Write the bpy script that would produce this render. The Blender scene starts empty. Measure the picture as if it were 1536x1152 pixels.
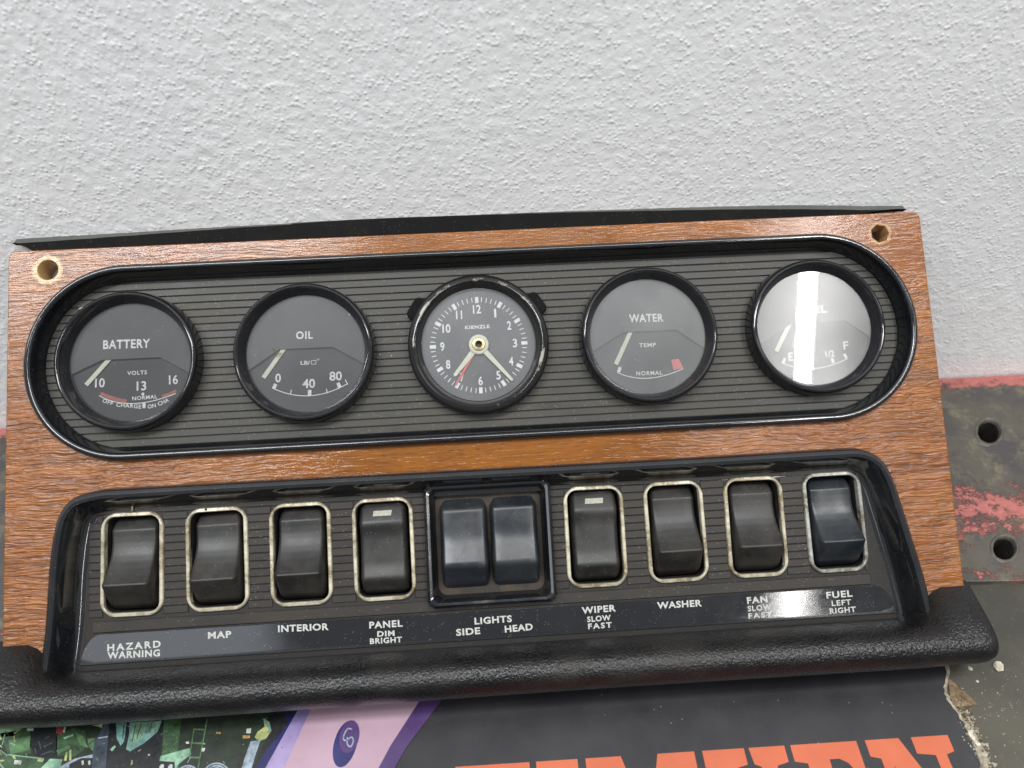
import bpy, math, random
import numpy as np
from mathutils import Matrix, Vector

# ------------------------------------------------------------------ frame of reference
# All shapes are written in millimetres; S turns them into metres.
S = 0.001
C = bpy.context.scene.collection
R = math.radians
random.seed(7)
rng = np.random.default_rng(11)

AL = R(36.5)                                   # the dashboard leans back at this angle
O = np.array([0., -8.5, 125.])                 # top edge of the board (mm, world)
UX = np.array([1., 0, 0]); UU = np.array([0, math.cos(AL), math.sin(AL)]); UN = np.array([0, -math.sin(AL), math.cos(AL)])
M3 = np.stack([UX, UU, UN], 1)                 # panel axes -> world axes
PANEL = Matrix(((M3[0,0],M3[0,1],M3[0,2],O[0]*S),(M3[1,0],M3[1,1],M3[1,2],O[1]*S),(M3[2,0],M3[2,1],M3[2,2],O[2]*S),(0,0,0,1)))

def rot(rv):
    rv = np.array(rv); th = np.linalg.norm(rv); k = rv/th
    K = np.array([[0,-k[2],k[1]],[k[2],0,-k[0]],[-k[1],k[0],0]])
    return np.eye(3)+math.sin(th)*K+(1-math.cos(th))*K@K
RR = rot([-0.11, 0.036, 0.054]); TT = np.array([-16.5115, 67.2112, -338.0421]); F = 1154.
CP = -RR.T@TT                                  # camera position in panel axes

def U(u, v, z=0.):                             # a point of the photograph on the panel plane at height z
    d = RR.T@np.array([(u-768)/F, (576-v)/F, -1.]); s = (z-CP[2])/d[2]
    p = CP+s*d
    return (float(p[0]), float(p[1]))
def UB(u, v, z=0.):                            # a point of the photograph on the bench plane at height z
    d = M3@(RR.T@np.array([(u-768)/F, (576-v)/F, -1.])); c = M3@CP+O
    s = (z-c[2])/d[2]; p = c+s*d
    return (float(p[0]), float(p[1]))

# ------------------------------------------------------------------ camera, world, lamps
cam = bpy.data.cameras.new('camera'); co = bpy.data.objects.new('camera', cam); C.objects.link(co)
cam.sensor_width = 36; cam.lens = 36*F/1536; cam.clip_start = 0.01; cam.clip_end = 60
A = RR.T
co.matrix_world = PANEL @ Matrix(((A[0,0],A[0,1],A[0,2],CP[0]*S),(A[1,0],A[1,1],A[1,2],CP[1]*S),(A[2,0],A[2,1],A[2,2],CP[2]*S),(0,0,0,1)))
sc = bpy.context.scene; sc.camera = co
cam.dof.use_dof = True; cam.dof.focus_distance = 0.335; cam.dof.aperture_fstop = 9.0

w = bpy.data.worlds.new('World'); sc.world = w; w.use_nodes = True
bg = w.node_tree.nodes['Background']; bg.inputs[0].default_value = (0.92, 0.96, 1.0, 1); bg.inputs[1].default_value = 0.37

def area(name, loc, target, sx, sy, power, col, roll=None):
    l = bpy.data.lights.new(name, 'AREA'); l.shape = 'RECTANGLE'; l.size = sx; l.size_y = sy; l.energy = power; l.color = col
    o = bpy.data.objects.new(name, l); C.objects.link(o); o.location = loc
    o.rotation_euler = (0, 0, 0) if target is None else (Vector(target)-Vector(loc)).to_track_quat('-Z', 'Y').to_euler()
    return o
# two rows of fluorescent tubes under the workshop ceiling, running away from the wall
tr = area('ceiling_tube_light', (1.155, -1.75, 2.0), None, 0.052, 2.6, 34, (1.0, 0.985, 0.96)); tr.rotation_euler = (0, 0, R(7.1))
tl = area('ceiling_tube_light', (-1.20, -0.66, 2.05), None, 1.7, 0.09, 27, (0.97, 0.985, 1.0)); tl.rotation_euler = (0, 0, R(8))
area('ceiling_panel_light', (0.0, -0.36, 2.05), None, 3.4, 0.24, 50, (0.98, 0.99, 1.0))
# a roof light over the open floor behind the photographer's left shoulder
area('roof_light', (-1.38, -2.1, 2.0), None, 1.0, 1.4, 11, (0.86, 0.93, 1.0))
sc.view_settings.view_transform = 'Standard'; sc.view_settings.look = 'None'; sc.view_settings.exposure = 0; sc.view_settings.gamma = 1

# ------------------------------------------------------------------ material helpers
class NT:
    def __init__(s, name, rnd=False):
        s.m = bpy.data.materials.new(name); s.m.use_nodes = True; s.t = s.m.node_tree; s.n = s.t.nodes; s.l = s.t.links
        s.b = s.n['Principled BSDF']; s.out = s.n['Material Output']
        s.tc = s.n.new('ShaderNodeTexCoord').outputs['Object']
        if rnd:      # every object takes its own patch of the pattern
            oi = s.n.new('ShaderNodeObjectInfo'); ad = s.n.new('ShaderNodeVectorMath'); ad.operation = 'ADD'
            cb = s.n.new('ShaderNodeCombineXYZ'); s.l.new(oi.outputs['Random'], cb.inputs[0]); s.l.new(oi.outputs['Random'], cb.inputs[2])
            s.l.new(s.tc, ad.inputs[0]); s.l.new(cb.outputs[0], ad.inputs[1]); s.tc = ad.outputs[0]
    def _in(s, sock, v):
        if v is None: return
        if hasattr(v, 'is_output') or isinstance(v, bpy.types.NodeSocket): s.l.new(v, sock)
        else: sock.default_value = v
    def map(s, scale=(1,1,1), rot_=(0,0,0), loc=(0,0,0)):
        n = s.n.new('ShaderNodeMapping'); s.l.new(s.tc, n.inputs[0]); n.inputs['Scale'].default_value = scale; n.inputs['Rotation'].default_value = rot_; n.inputs['Location'].default_value = loc
        return n.outputs[0]
    def noise(s, scale, detail=4, rough=.55, vec=None, dist=0., col=False):
        n = s.n.new('ShaderNodeTexNoise'); s.l.new(vec or s.tc, n.inputs['Vector']); n.inputs['Scale'].default_value = scale
        n.inputs['Detail'].default_value = detail; n.inputs['Roughness'].default_value = rough; n.inputs['Distortion'].default_value = dist
        return n.outputs['Color' if col else 'Fac']
    def voro(s, scale, feat='F1', vec=None, out='Distance', rnd=1.):
        n = s.n.new('ShaderNodeTexVoronoi'); n.feature = feat; s.l.new(vec or s.tc, n.inputs['Vector']); n.inputs['Scale'].default_value = scale; n.inputs['Randomness'].default_value = rnd
        return n.outputs[out]
    def ramp(s, fac, stops, interp='LINEAR'):
        n = s.n.new('ShaderNodeValToRGB'); s.l.new(fac, n.inputs[0]); e = n.color_ramp.elements; n.color_ramp.interpolation = interp
        while len(e) < len(stops): e.new(.5)
        for k, (p, c) in enumerate(stops):
            e[k].position = p; e[k].color = (c, c, c, 1) if isinstance(c, (int, float)) else (*c, 1)
        return n.outputs[0]
    def mix(s, fac, a, b, mode='MIX'):
        n = s.n.new('ShaderNodeMix'); n.data_type = 'RGBA'; n.blend_type = mode
        s._in(n.inputs[0], fac)
        for k, v in ((6, a), (7, b)):
            if isinstance(v, tuple): v = (*v, 1) if len(v) == 3 else v
            s._in(n.inputs[k], v)
        return n.outputs[2]
    def math(s, op, a, b=None, clamp=False):
        n = s.n.new('ShaderNodeMath'); n.operation = op; n.use_clamp = clamp; s._in(n.inputs[0], a); s._in(n.inputs[1], b); return n.outputs[0]
    def bump(s, h, dist, strength=1., prev=None):
        n = s.n.new('ShaderNodeBump'); s.l.new(h, n.inputs['Height']); n.inputs['Distance'].default_value = dist; n.inputs['Strength'].default_value = strength
        if prev: s.l.new(prev, n.inputs['Normal'])
        return n.outputs[0]
    def set(s, **k):
        names = dict(col='Base Color', rough='Roughness', metal='Metallic', normal='Normal', spec='Specular IOR Level', coat='Coat Weight', coatr='Coat Roughness', coatn='Coat Normal')
        for a, v in k.items():
            if a == 'col' and isinstance(v, tuple) and len(v) == 3: v = (*v, 1)
            s._in(s.b.inputs[names[a]], v)
        return s.m
    def specks(s, scale, thr, seedloc=(0,0,0)):        # sparse little grains
        v = s.voro(scale, vec=s.map(loc=seedloc)); n = s.noise(scale*.23, 1, vec=s.map(loc=seedloc))
        a = s.math('LESS_THAN', v, thr); b = s.math('GREATER_THAN', n, .56)
        return s.math('MULTIPLY', a, b)

def plastic(name, base, dust, amt=.5, rough=.3, rvar=.2, dscale=60, speck=1., spec=.5, dustlo=.42, dusthi=.68):
    t = NT(name, True)
    d = t.ramp(t.noise(dscale, 6, .65), [(dustlo, 0.), (dusthi, 1.)])
    fine = t.noise(1900, 3, .7)
    d2 = t.math('MULTIPLY', d, t.ramp(fine, [(.25, .35), (.7, 1.)]))
    d2 = t.math('MULTIPLY', d2, amt)
    c = t.mix(d2, base, dust)
    if speck:
        c = t.mix(t.math('MULTIPLY', t.specks(420, .085), .55*speck), c, (.30, .28, .24))
        c = t.mix(t.math('MULTIPLY', t.specks(900, .16, (.3,.1,0)), .5*speck), c, (.30, .28, .24))
    r = t.math('ADD', t.math('MULTIPLY', d2, rvar/max(amt,.01)*1.), rough, True)
    return t.set(col=c, rough=r, normal=t.bump(fine, .00004 if rough > .25 else .000012, .5), spec=spec)

M = {}
M['rim'] = plastic('black gloss plastic', (.006,.007,.009), (.05,.043,.035), .22, .08, .10, 45, .4, spec=.85)
M['bezel'] = plastic('black bezel enamel', (.006,.006,.008), (.05,.046,.04), .20, .06, .10, 70, .4, spec=.85)
M['rib'] = plastic('dusty ribbed plastic', (.013,.0125,.011), (.058,.052,.036), .8, .42, .25, 40, 1., dustlo=.30, dusthi=.65)
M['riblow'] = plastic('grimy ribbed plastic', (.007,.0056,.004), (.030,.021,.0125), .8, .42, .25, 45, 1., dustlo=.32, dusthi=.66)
M['floor'] = plastic('dirty groove plastic', (.010,.010,.009), (.045,.038,.026), .6, .6, .2, 60, .6)
M['groove'] = plastic('dirt filled groove', (.006,.005,.004), (.024,.018,.011), .6, .6, .2, 60, .4)
M['rock_matte'] = plastic('worn matte rocker plastic', (.011,.0105,.010), (.050,.045,.036), .6, .42, .2, 60, .6)
M['rock_gloss'] = plastic('glossy rocker plastic', (.011,.014,.018), (.05,.048,.042), .40, .30, .25, 70, .5)
M['well'] = plastic('switch well', (.006,.006,.006), (.05,.038,.02), .4, .7, .1, 120, 0)
M['grime'] = plastic('brown grime', (.016,.012,.008), (.075,.050,.026), .8, .7, .1, 120, .5)
M['strip'] = plastic('smooth label strip', (.011,.012,.014), (.04,.037,.032), .12, .05, .10, 50, .6, spec=.6)
M['rubber'] = plastic('black rubber', (.005,.005,.005), (.020,.019,.016), .3, .75, .1, 70, .3, spec=.08)
M['rubber_top'] = plastic('dusty lit rubber edge', (.06,.06,.055), (.10,.095,.08), .6, .75, .05, 70, .6)  # lighter top edge: dust, plus the light it catches put into the colour
M['dial'] = plastic('dark dial face', (.007,.008,.009), (.020,.020,.019), .4, .6, .1, 50, .25)
M['mask'] = plastic('dial mask plate', (.022,.023,.024), (.038,.038,.036), .4, .55, .1, 50, .25)
M['clockdial'] = plastic('clock dial face', (.028,.031,.036), (.09,.087,.077), .45, .55, .1, 60, .5)

def flat(name, c, rough=.6, metal=0., var=.12, scale=300, bump=0.):
    t = NT(name); n = t.noise(scale, 4)
    cc = t.mix(t.ramp(n, [(.3, 0.), (.7, 1.)]), tuple(x*(1-var) for x in c), tuple(min(1, x*(1+var)) for x in c))
    return t.set(col=cc, rough=rough, metal=metal, normal=t.bump(n, .0001, bump) if bump else None)
M['print'] = flat('white dial print', (.42,.43,.42), .7, var=.2, scale=900)
M['label'] = flat('white label print', (.40,.40,.375), .6, var=.22, scale=1500)
M['needle'] = flat('cream luminous paint', (.36,.36,.285), .6, var=.1, scale=600)
M['redprint'] = flat('faded red print', (.22,.06,.05), .7)
M['redhand'] = flat('red hand paint', (.36,.06,.05), .5)
M['brass'] = flat('tarnished brass hub', (.50,.42,.22), .35, .8, var=.3, scale=900)
M['marker'] = flat('aged white marker', (.30,.29,.24), .5, var=.18, scale=700)

def m_frame(name='aged cream switch surround', seed=0., a=(.47,.43,.32), b=(.20,.16,.09)):
    t = NT(name, True); n = t.noise(90, 5, .65, vec=t.map(loc=(seed,0,0))); n2 = t.noise(600, 4, .6)
    c = t.mix(t.ramp(n, [(.42, 0.), (.60, 1.)]), a, b)
    c = t.mix(t.ramp(n2, [(.5, 0.), (.7, .6)]), c, (.60,.59,.52))
    c = t.mix(t.ramp(t.noise(420, 3, .6, vec=t.map(loc=(.7,seed,0))), [(.68, 0.), (.76, .5)]), c, (.05,.045,.035))
    return t.set(col=c, rough=.42, metal=.25, normal=t.bump(n2, .0002, .8))
M['frame'] = m_frame()
M['frame_grey'] = m_frame('greyed switch surround', .4, (.30,.30,.27), (.13,.115,.08))

def m_clockbezel():
    t = NT('scuffed clock bezel'); n = t.noise(170, 6, .7); n2 = t.noise(900, 3)
    sep = t.n.new('ShaderNodeSeparateXYZ'); t.l.new(t.tc, sep.inputs[0])
    high = t.ramp(t.math('MULTIPLY', sep.outputs[2], 1000.), [(0.95, 0.), (1.25, 1.)])   # crest only, z in mm
    wear = t.math('MULTIPLY', t.ramp(t.noise(45,7,.7), [(.54, 0.), (.60, .9)]), high)
    c = t.mix(t.math('MULTIPLY', t.ramp(n2, [(.3,.2),(.6,1.)]), .25), (.007,.007,.008), (.035,.032,.028))
    c = t.mix(wear, c, (.30,.28,.24))
    return t.set(col=c, rough=t.math('ADD', t.math('MULTIPLY', wear, .25), .10), normal=t.bump(n2, .00001, .5))
M['clockbezel'] = m_clockbezel()

def m_wood():
    t = NT('varnished open grain veneer')
    warp = t.noise(20, 3, .55, vec=t.map((1,1,0)), col=True)
    sc_ = t.n.new('ShaderNodeVectorMath'); sc_.operation = 'SCALE'; t.l.new(warp, sc_.inputs[0]); sc_.inputs['Scale'].default_value = 4.6
    def g(scale, detail, rough, loc=(0,0,0), k=1.):
        a = t.n.new('ShaderNodeVectorMath'); a.operation = 'ADD'; t.l.new(t.map(scale, loc=loc), a.inputs[0])
        if k != 1.:
            q = t.n.new('ShaderNodeVectorMath'); q.operation = 'SCALE'; t.l.new(sc_.outputs[0], q.inputs[0]); q.inputs['Scale'].default_value = k; t.l.new(q.outputs[0], a.inputs[1])
        else: t.l.new(sc_.outputs[0], a.inputs[1])
        return t.noise(1., detail, rough, vec=a.outputs[0])
    ridge = g((80, 640, 10), 3, .6)
    fine = g((160, 1300, 10), 3, .6, (5,2,0))
    streak = g((20, 260, 10), 5, .65, (1,1,0))
    big = t.noise(9, 4, .55)
    c = t.mix(t.ramp(streak, [(.30, 0.), (.70, 1.)]), (.098,.028,.0025), (.265,.086,.007))
    c = t.mix(t.ramp(big, [(.42, 0.), (.66, .75)]), c, (.200,.062,.011))
    sep = t.n.new('ShaderNodeSeparateXYZ'); t.l.new(t.tc, sep.inputs[0]); ax = t.math('ABSOLUTE', sep.outputs[0])
    # golden band along the middle of the board
    gx = t.ramp(ax, [(.04, 1.), (.135, 0.)])
    c = t.mix(t.math('MULTIPLY', gx, .7), c, t.mix(streak, (.13,.038,.002), (.26,.092,.006)))
    # dirt held in the open grain
    side = t.ramp(ax, [(.05, .25), (.15, 1.)])
    low = t.ramp(t.math('MULTIPLY', sep.outputs[1], -10.), [(.25, .16), (.78, 1.)])
    amt = t.math('MULTIPLY', side, low)
    groove = t.ramp(ridge, [(.34, 1.), (.47, 0.)])
    c = t.mix(t.math('MULTIPLY', t.math('MULTIPLY', groove, amt), .55), c, (.045,.016,.006))
    c = t.mix(t.math('MULTIPLY', t.ramp(fine, [(.30, 1.), (.40, 0.)]), .75), c, (.04,.013,.005))
    # blotches where the varnish has darkened
    c = t.mix(t.ramp(t.noise(55, 4, .6, vec=t.map((1,3,1), loc=(4,4,0))), [(.60, 0.), (.72, .55)]), c, (.09,.026,.008))
    # bare timber round the screw holes and along the rubbed edges
    for (hx, hy, hr, k) in ((-.1835,-.0088,.0067,1.), (.181,-.0093,.0056,.5)):
        vm = t.n.new('ShaderNodeVectorMath'); vm.operation = 'DISTANCE'; t.l.new(t.map((1,1,0)), vm.inputs[0]); vm.inputs[1].default_value = (hx, hy, 0)
        dd = t.math('ADD', vm.outputs['Value'], t.math('MULTIPLY', t.math('SUBTRACT', t.noise(260, 5, .7), .5), .0030))
        mk_ = t.ramp(t.math('DIVIDE', dd, hr), [(.88, 1.), (1., 0.)])
        c = t.mix(t.math('MULTIPLY', mk_, k), c, t.mix(t.noise(700,3), (.34,.21,.09), (.48,.33,.16)))
    ed = t.math('ADD', t.math('DIVIDE', ax, .2), t.math('MULTIPLY', t.noise(330, 4, .7), .010))
    c = t.mix(t.ramp(ed, [(1.000, 0.), (1.004, .5)]), c, (.48,.33,.18))
    h = t.math('MULTIPLY', ridge, amt)
    nb = t.bump(h, .00115, 1.)
    nb = t.bump(fine, .00010, .6, nb)
    gl = t.math('ADD', t.math('MULTIPLY', t.noise(40, 4), .20), .03)
    return t.set(col=c, rough=.42, normal=nb, spec=.12, coat=.74, coatr=gl, coatn=nb)
M['wood'] = m_wood()

def m_leather():
    t = NT('grained black vinyl')
    v = t.map((800, 1150, 1150)); wv = t.noise(700, 2, col=True)
    a = t.n.new('ShaderNodeVectorMath'); a.operation = 'ADD'; s_ = t.n.new('ShaderNodeVectorMath'); s_.operation = 'SCALE'; s_.inputs['Scale'].default_value = 1.6
    t.l.new(wv, s_.inputs[0]); t.l.new(v, a.inputs[0]); t.l.new(s_.outputs[0], a.inputs[1])
    cell = t.voro(1., 'F1', a.outputs[0])
    fine = t.noise(1500, 3, .6)
    d = t.ramp(t.noise(30, 6, .65), [(.45, 0.), (.72, 1.)])
    c = t.mix(t.math('MULTIPLY', d, .5), (.004,.004,.0045), (.024,.020,.016))
    c = t.mix(t.math('MULTIPLY', t.specks(420, .07), .3), c, (.25,.23,.19))
    nb = t.bump(cell, .00022, 1.)
    return t.set(col=c, rough=t.math('ADD', t.math('MULTIPLY', d, .2), .27), normal=nb, spec=.4)
M['leather'] = m_leather()

def m_glass(name, dust, haze, hr=.33):
    t = NT(name, True); n = t.n
    tr_ = n.new('ShaderNodeBsdfTransparent'); g = n.new('ShaderNodeBsdfGlossy'); g.inputs['Roughness'].default_value = .02
    fr = n.new('ShaderNodeFresnel'); fr.inputs[0].default_value = 1.5
    m1 = n.new('ShaderNodeMixShader'); t.l.new(fr.outputs[0], m1.inputs[0]); t.l.new(tr_.outputs[0], m1.inputs[1]); t.l.new(g.outputs[0], m1.inputs[2])
    df = n.new('ShaderNodeBsdfDiffuse'); df.inputs[0].default_value = (.55,.56,.56,1)
    smear = t.ramp(t.noise(28, 5, .55), [(.3, .7), (.7, 1.3)])
    dm = t.math('MULTIPLY', smear, dust); sp = t.math('MULTIPLY', t.specks(520, .10), .35)
    m2 = n.new('ShaderNodeMixShader'); t.l.new(t.math('MAXIMUM', dm, sp), m2.inputs[0]); t.l.new(m1.outputs[0], m2.inputs[1]); t.l.new(df.outputs[0], m2.inputs[2])
    g2 = n.new('ShaderNodeBsdfGlossy'); g2.inputs['Roughness'].default_value = hr
    m3 = n.new('ShaderNodeMixShader'); t.l.new(t.math('MULTIPLY', smear, haze), m3.inputs[0]); t.l.new(m2.outputs[0], m3.inputs[1]); t.l.new(g2.outputs[0], m3.inputs[2])
    t.l.new(m3.outputs[0], t.out.inputs[0]); n.remove(t.b)
    return t.m
M['glass'] = m_glass('dusty gauge glass', .024, .045, .42)
M['glass_fuel'] = m_glass('smeared gauge glass', .05, .070, .20)

def m_wall():
    t = NT('white roughcast paint'); n = t.noise(900, 4, .65); n2 = t.noise(5, 4, .5)
    c = t.mix(t.ramp(n2, [(.35, 0.), (.7, 1.)]), (.82,.82,.825), (.88,.875,.87))
    c = t.mix(t.math('MULTIPLY', t.specks(160, .10), .35), c, (.45,.45,.44))
    return t.set(col=c, rough=.62, normal=t.bump(t.math('ADD', t.math('MULTIPLY', t.math('MULTIPLY', t.ramp(t.voro(560, 'SMOOTH_F1'), [(.0,1.),(.45,0.)]), t.ramp(t.noise(150,4,.6), [(.38,.15),(.62,1.)])), 1.1), t.math('MULTIPLY', t.noise(520,3,.6), .6)), .00022, 1.))
M['wall'] = m_wall()

def m_plate():
    t = NT('weathered steel with red paint remnants')
    sep = t.n.new('ShaderNodeSeparateXYZ'); t.l.new(t.tc, sep.inputs[0])
    a = t.noise(22, 6, .65); b = t.noise(75, 6, .7); f = t.noise(420, 5, .75)
    c = t.mix(t.ramp(a, [(.42, 0.), (.56, 1.)]), (.055,.050,.052), (.082,.072,.056))
    c = t.mix(t.math('MULTIPLY', t.ramp(b, [(.50, 0.), (.62, .8)]), t.ramp(f, [(.35,.2),(.6,1.)])), c, (.165,.145,.095))
    c = t.mix(t.math('MULTIPLY', t.ramp(t.noise(60,5,.7,vec=t.map(loc=(2,3,0))), [(.55,0.),(.65,1.)]), .7), c, (.05,.045,.042))
    y = sep.outputs[1]
    edge = t.ramp(t.math('MULTIPLY', y, -10.), [(.0, .30), (.085, .20), (.13, 0.)])          # red rail along the wall
    band = t.ramp(t.math('ABSOLUTE', t.math('ADD', y, .090)), [(.0, .22), (.030, 0.)])
    band = t.math('MULTIPLY', band, t.ramp(t.math('ABSOLUTE', t.math('SUBTRACT', sep.outputs[0], .25)), [(.02, 1.), (.14, .35)]))
    band2 = t.ramp(t.math('ABSOLUTE', t.math('ADD', y, .126)), [(.0, .14), (.014, 0.)])
    rm = t.math('ADD', t.math('ADD', t.noise(120, 10, .88, vec=t.map((.8,1.1,1),loc=(.5,.1,0))), edge), t.math('ADD', band, band2))
    c = t.mix(t.ramp(rm, [(.648, 0.), (.678, 1.)]), c, t.mix(f, (.26,.065,.055), (.46,.17,.15)))
    r = t.ramp(f, [(.3, .38), (.7, .6)])
    nb = t.bump(f, .0003, .5); nb = t.bump(t.ramp(rm, [(.648, 0.), (.678, 1.)]), .0003, .8, nb)
    return t.set(col=c, rough=r, metal=.25, normal=nb)
M['plate'] = m_plate()
M['holerim'] = plastic('worn steel hole lip', (.05,.048,.042), (.13,.115,.085), .9, .45, .2, 110, .3)
M['bore'] = plastic('dark bore', (.012,.011,.010), (.05,.03,.02), .5, .6, .1, 200, 0)
def m_bench():
    t = NT('olive grey bench sheet'); a = t.noise(18, 6, .6); f = t.noise(500, 5, .7)
    c = t.mix(t.ramp(a, [(.35, 0.), (.65, 1.)]), (.036,.034,.026), (.066,.061,.045))
    c = t.mix(t.ramp(f, [(.6, 0.), (.75, .6)]), c, (.18,.16,.12))
    return t.set(col=c, rough=.55, spec=.3, normal=t.bump(f, .0003, .5))
M['bench'] = m_bench()
def m_vinyl(name, a, b, rough=.34):
    t = NT(name); n = t.noise(40, 5, .6); f = t.noise(900, 3)
    c = t.mix(t.ramp(n, [(.3, 0.), (.7, 1.)]), a, b)
    c = t.mix(t.math('MULTIPLY', t.specks(260, .07), .4), c, (.3,.28,.25))
    return t.set(col=c, rough=t.math('ADD', t.math('MULTIPLY', n, .2), rough-.1), normal=t.bump(f, .00005, .4), spec=.35)
M['vinyl'] = m_vinyl('dark grey printed vinyl', (.015,.0148,.0175), (.024,.0235,.026))
M['orange'] = m_vinyl('orange print', (.38,.085,.034), (.46,.108,.048), .42)
M['pink'] = m_vinyl('pale pink print', (.30,.20,.25), (.36,.245,.30))
M['purple'] = m_vinyl('purple print', (.045,.022,.085), (.070,.036,.125))
M['lilac'] = m_vinyl('mottled lilac print', (.13,.10,.25), (.34,.27,.42))
M['navy'] = m_vinyl('deep blue print', (.008,.008,.04), (.02,.02,.11))
def p(name, c, k=.55):
    t = NT(name+' print'); n = t.noise(120, 6, .7); f = t.noise(700, 4, .7)
    c = tuple(x*.62 for x in c); g_ = sum(c)/3; c = tuple(x*.82+g_*.18 for x in c)
    cc = t.mix(t.ramp(n, [(.32, 0.), (.68, 1.)]), tuple(x*(1-k) for x in c), tuple(x*(1+k) for x in c)); cc = t.mix(t.math('MULTIPLY', t.ramp(f, [(.45,0.),(.62,1.)]), .35), cc, (.02,.025,.022))
    M[name] = t.set(col=cc, rough=.34, spec=.35)
p('pgreen0', (.022,.035,.02)); p('pgreen1', (.045,.11,.04)); p('pgreen2', (.10,.24,.09)); p('pmint', (.24,.48,.30)); p('pteal', (.16,.38,.34))
p('pyellow', (.45,.50,.16)); p('pblack', (.014,.015,.018)); p('pslate', (.055,.075,.11)); p('pred', (.35,.03,.03)); p('pwhite', (.62,.64,.58)); p('pamber', (.6,.32,.06)); p('pbluew', (.35,.45,.55))
M['paper'] = flat('torn pale paper edge', (.27,.245,.185), .9, var=.5, scale=400, bump=.6)
M['stone'] = flat('pale stone', (.45,.41,.32), .9, var=.3, scale=500, bump=1.)
M['crumb'] = flat('brown dirt', (.13,.09,.05), .95, var=.5, scale=700, bump=1.)

# ------------------------------------------------------------------ mesh helpers
def mk(name, verts, faces, mat, parent=None, smooth=True, label=None, mats=None, fm=None, sharp=38):
    me = bpy.data.meshes.new(name); v = np.array(verts, dtype=float)*S
    me.from_pydata(v.tolist(), [], faces)
    for m_ in (mats or [mat]): me.materials.append(m_)
    if fm: me.polygons.foreach_set('material_index', fm)
    if smooth:
        me.polygons.foreach_set('use_smooth', [True]*len(me.polygons)); me.set_sharp_from_angle(angle=R(sharp))
    me.update()
    o = bpy.data.objects.new(name, me); C.objects.link(o)
    if parent is not None: o.parent = parent
    if label: o['label'] = label
    return o
class MB:
    def __init__(s): s.v = []; s.f = []; s.m = []
    def add(s, v, f, mi=0):
        k = len(s.v); s.v += [tuple(map(float, q)) for q in v]; s.f += [tuple(i+k for i in q) for q in f]; s.m += [mi]*len(f)
    def box(s, x0, x1, y0, y1, z0, z1, b=0., mi=0):
        if b:   # bevelled top
            v = [(x0,y0,z0),(x1,y0,z0),(x1,y1,z0),(x0,y1,z0),(x0,y0,z1-b),(x1,y0,z1-b),(x1,y1,z1-b),(x0,y1,z1-b),(x0+b,y0+b,z1),(x1-b,y0+b,z1),(x1-b,y1-b,z1),(x0+b,y1-b,z1)]
            f = [(3,2,1,0)]+[(i,(i+1)%4,(i+1)%4+4,i+4) for i in range(4)]+[(i+4,(i+1)%4+4,(i+1)%4+8,i+8) for i in range(4)]+[(8,9,10,11)]
        else:
            v = [(x0,y0,z0),(x1,y0,z0),(x1,y1,z0),(x0,y1,z0),(x0,y0,z1),(x1,y0,z1),(x1,y1,z1),(x0,y1,z1)]
            f = [(3,2,1,0),(4,5,6,7)]+[(i,(i+1)%4,(i+1)%4+4,i+4) for i in range(4)]
        s.add(v, f, mi)
    def loft(s, loops, closed=True, cap0=False, cap1=False, mi=0):
        n = len(loops[0]); v = [q for L in loops for q in L]; f = []
        for a in range(len(loops)-1):
            for i in range(n if closed else n-1):
                j = (i+1) % n; f.append((a*n+i, a*n+j, (a+1)*n+j, (a+1)*n+i))
        if cap0: f.append(tuple(range(n-1, -1, -1)))
        if cap1: f.append(tuple((len(loops)-1)*n+i for i in range(n)))
        s.add(v, f, mi)
    def quad(s, a, b, wd, z, mi=0, taper=1.):      # a straight stroke on a plane
        a = np.array(a); b = np.array(b); d = b-a; n = np.array([-d[1], d[0]])/np.linalg.norm(d)*wd/2
        P_ = [a+n, a-n, b-n*taper, b+n*taper]; s.add([(q[0], q[1], z) for q in P_], [(0,1,2,3)], mi)
    def stroke(s, pts, wd, z, mi=0):
        P_ = [np.array(q) for q in pts]; L = []; Rr = []
        for i, q in enumerate(P_):
            d = P_[min(i+1, len(P_)-1)]-P_[max(i-1, 0)]; n = np.array([-d[1], d[0]])/np.linalg.norm(d)*wd/2
            L.append(q+n); Rr.append(q-n)
        k = len(P_); s.add([(q[0], q[1], z) for q in L+Rr], [(i, k+i, k+i+1, i+1) for i in range(k-1)], mi)
    def build(s, name, mat, parent=None, **k):
        mats = mat if isinstance(mat, list) else [mat]
        return mk(name, s.v, s.f, mats[0], parent, mats=mats, fm=s.m if len(mats) > 1 else None, **k)

def mesh_of(curve):
    o = bpy.data.objects.new('tmp', curve); C.objects.link(o)
    bpy.context.view_layer.update()
    dg = bpy.context.evaluated_depsgraph_get(); e = o.evaluated_get(dg); me = e.to_mesh()
    v = [tuple(q.co) for q in me.vertices]; f = [tuple(q.vertices) for q in me.polygons]
    e.to_mesh_clear(); bpy.data.objects.remove(o); bpy.data.curves.remove(curve)
    return v, f
def slab(loops, z0, z1, bev=0.):                    # outline + holes -> bevelled plate, mm
    cu = bpy.data.curves.new('c', 'CURVE'); cu.dimensions = '2D'; cu.fill_mode = 'BOTH'
    for L in loops:
        sp = cu.splines.new('POLY'); sp.points.add(len(L)-1)
        for i, q in enumerate(L): sp.points[i].co = (q[0], q[1], 0, 1)
        sp.use_cyclic_u = True
    cu.extrude = (z1-z0)/2-bev; cu.bevel_depth = bev; cu.bevel_resolution = 1; cu.offset = -bev
    v, f = mesh_of(cu); zm = (z0+z1)/2
    return [(a, b, c+zm) for a, b, c in v], f
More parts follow.
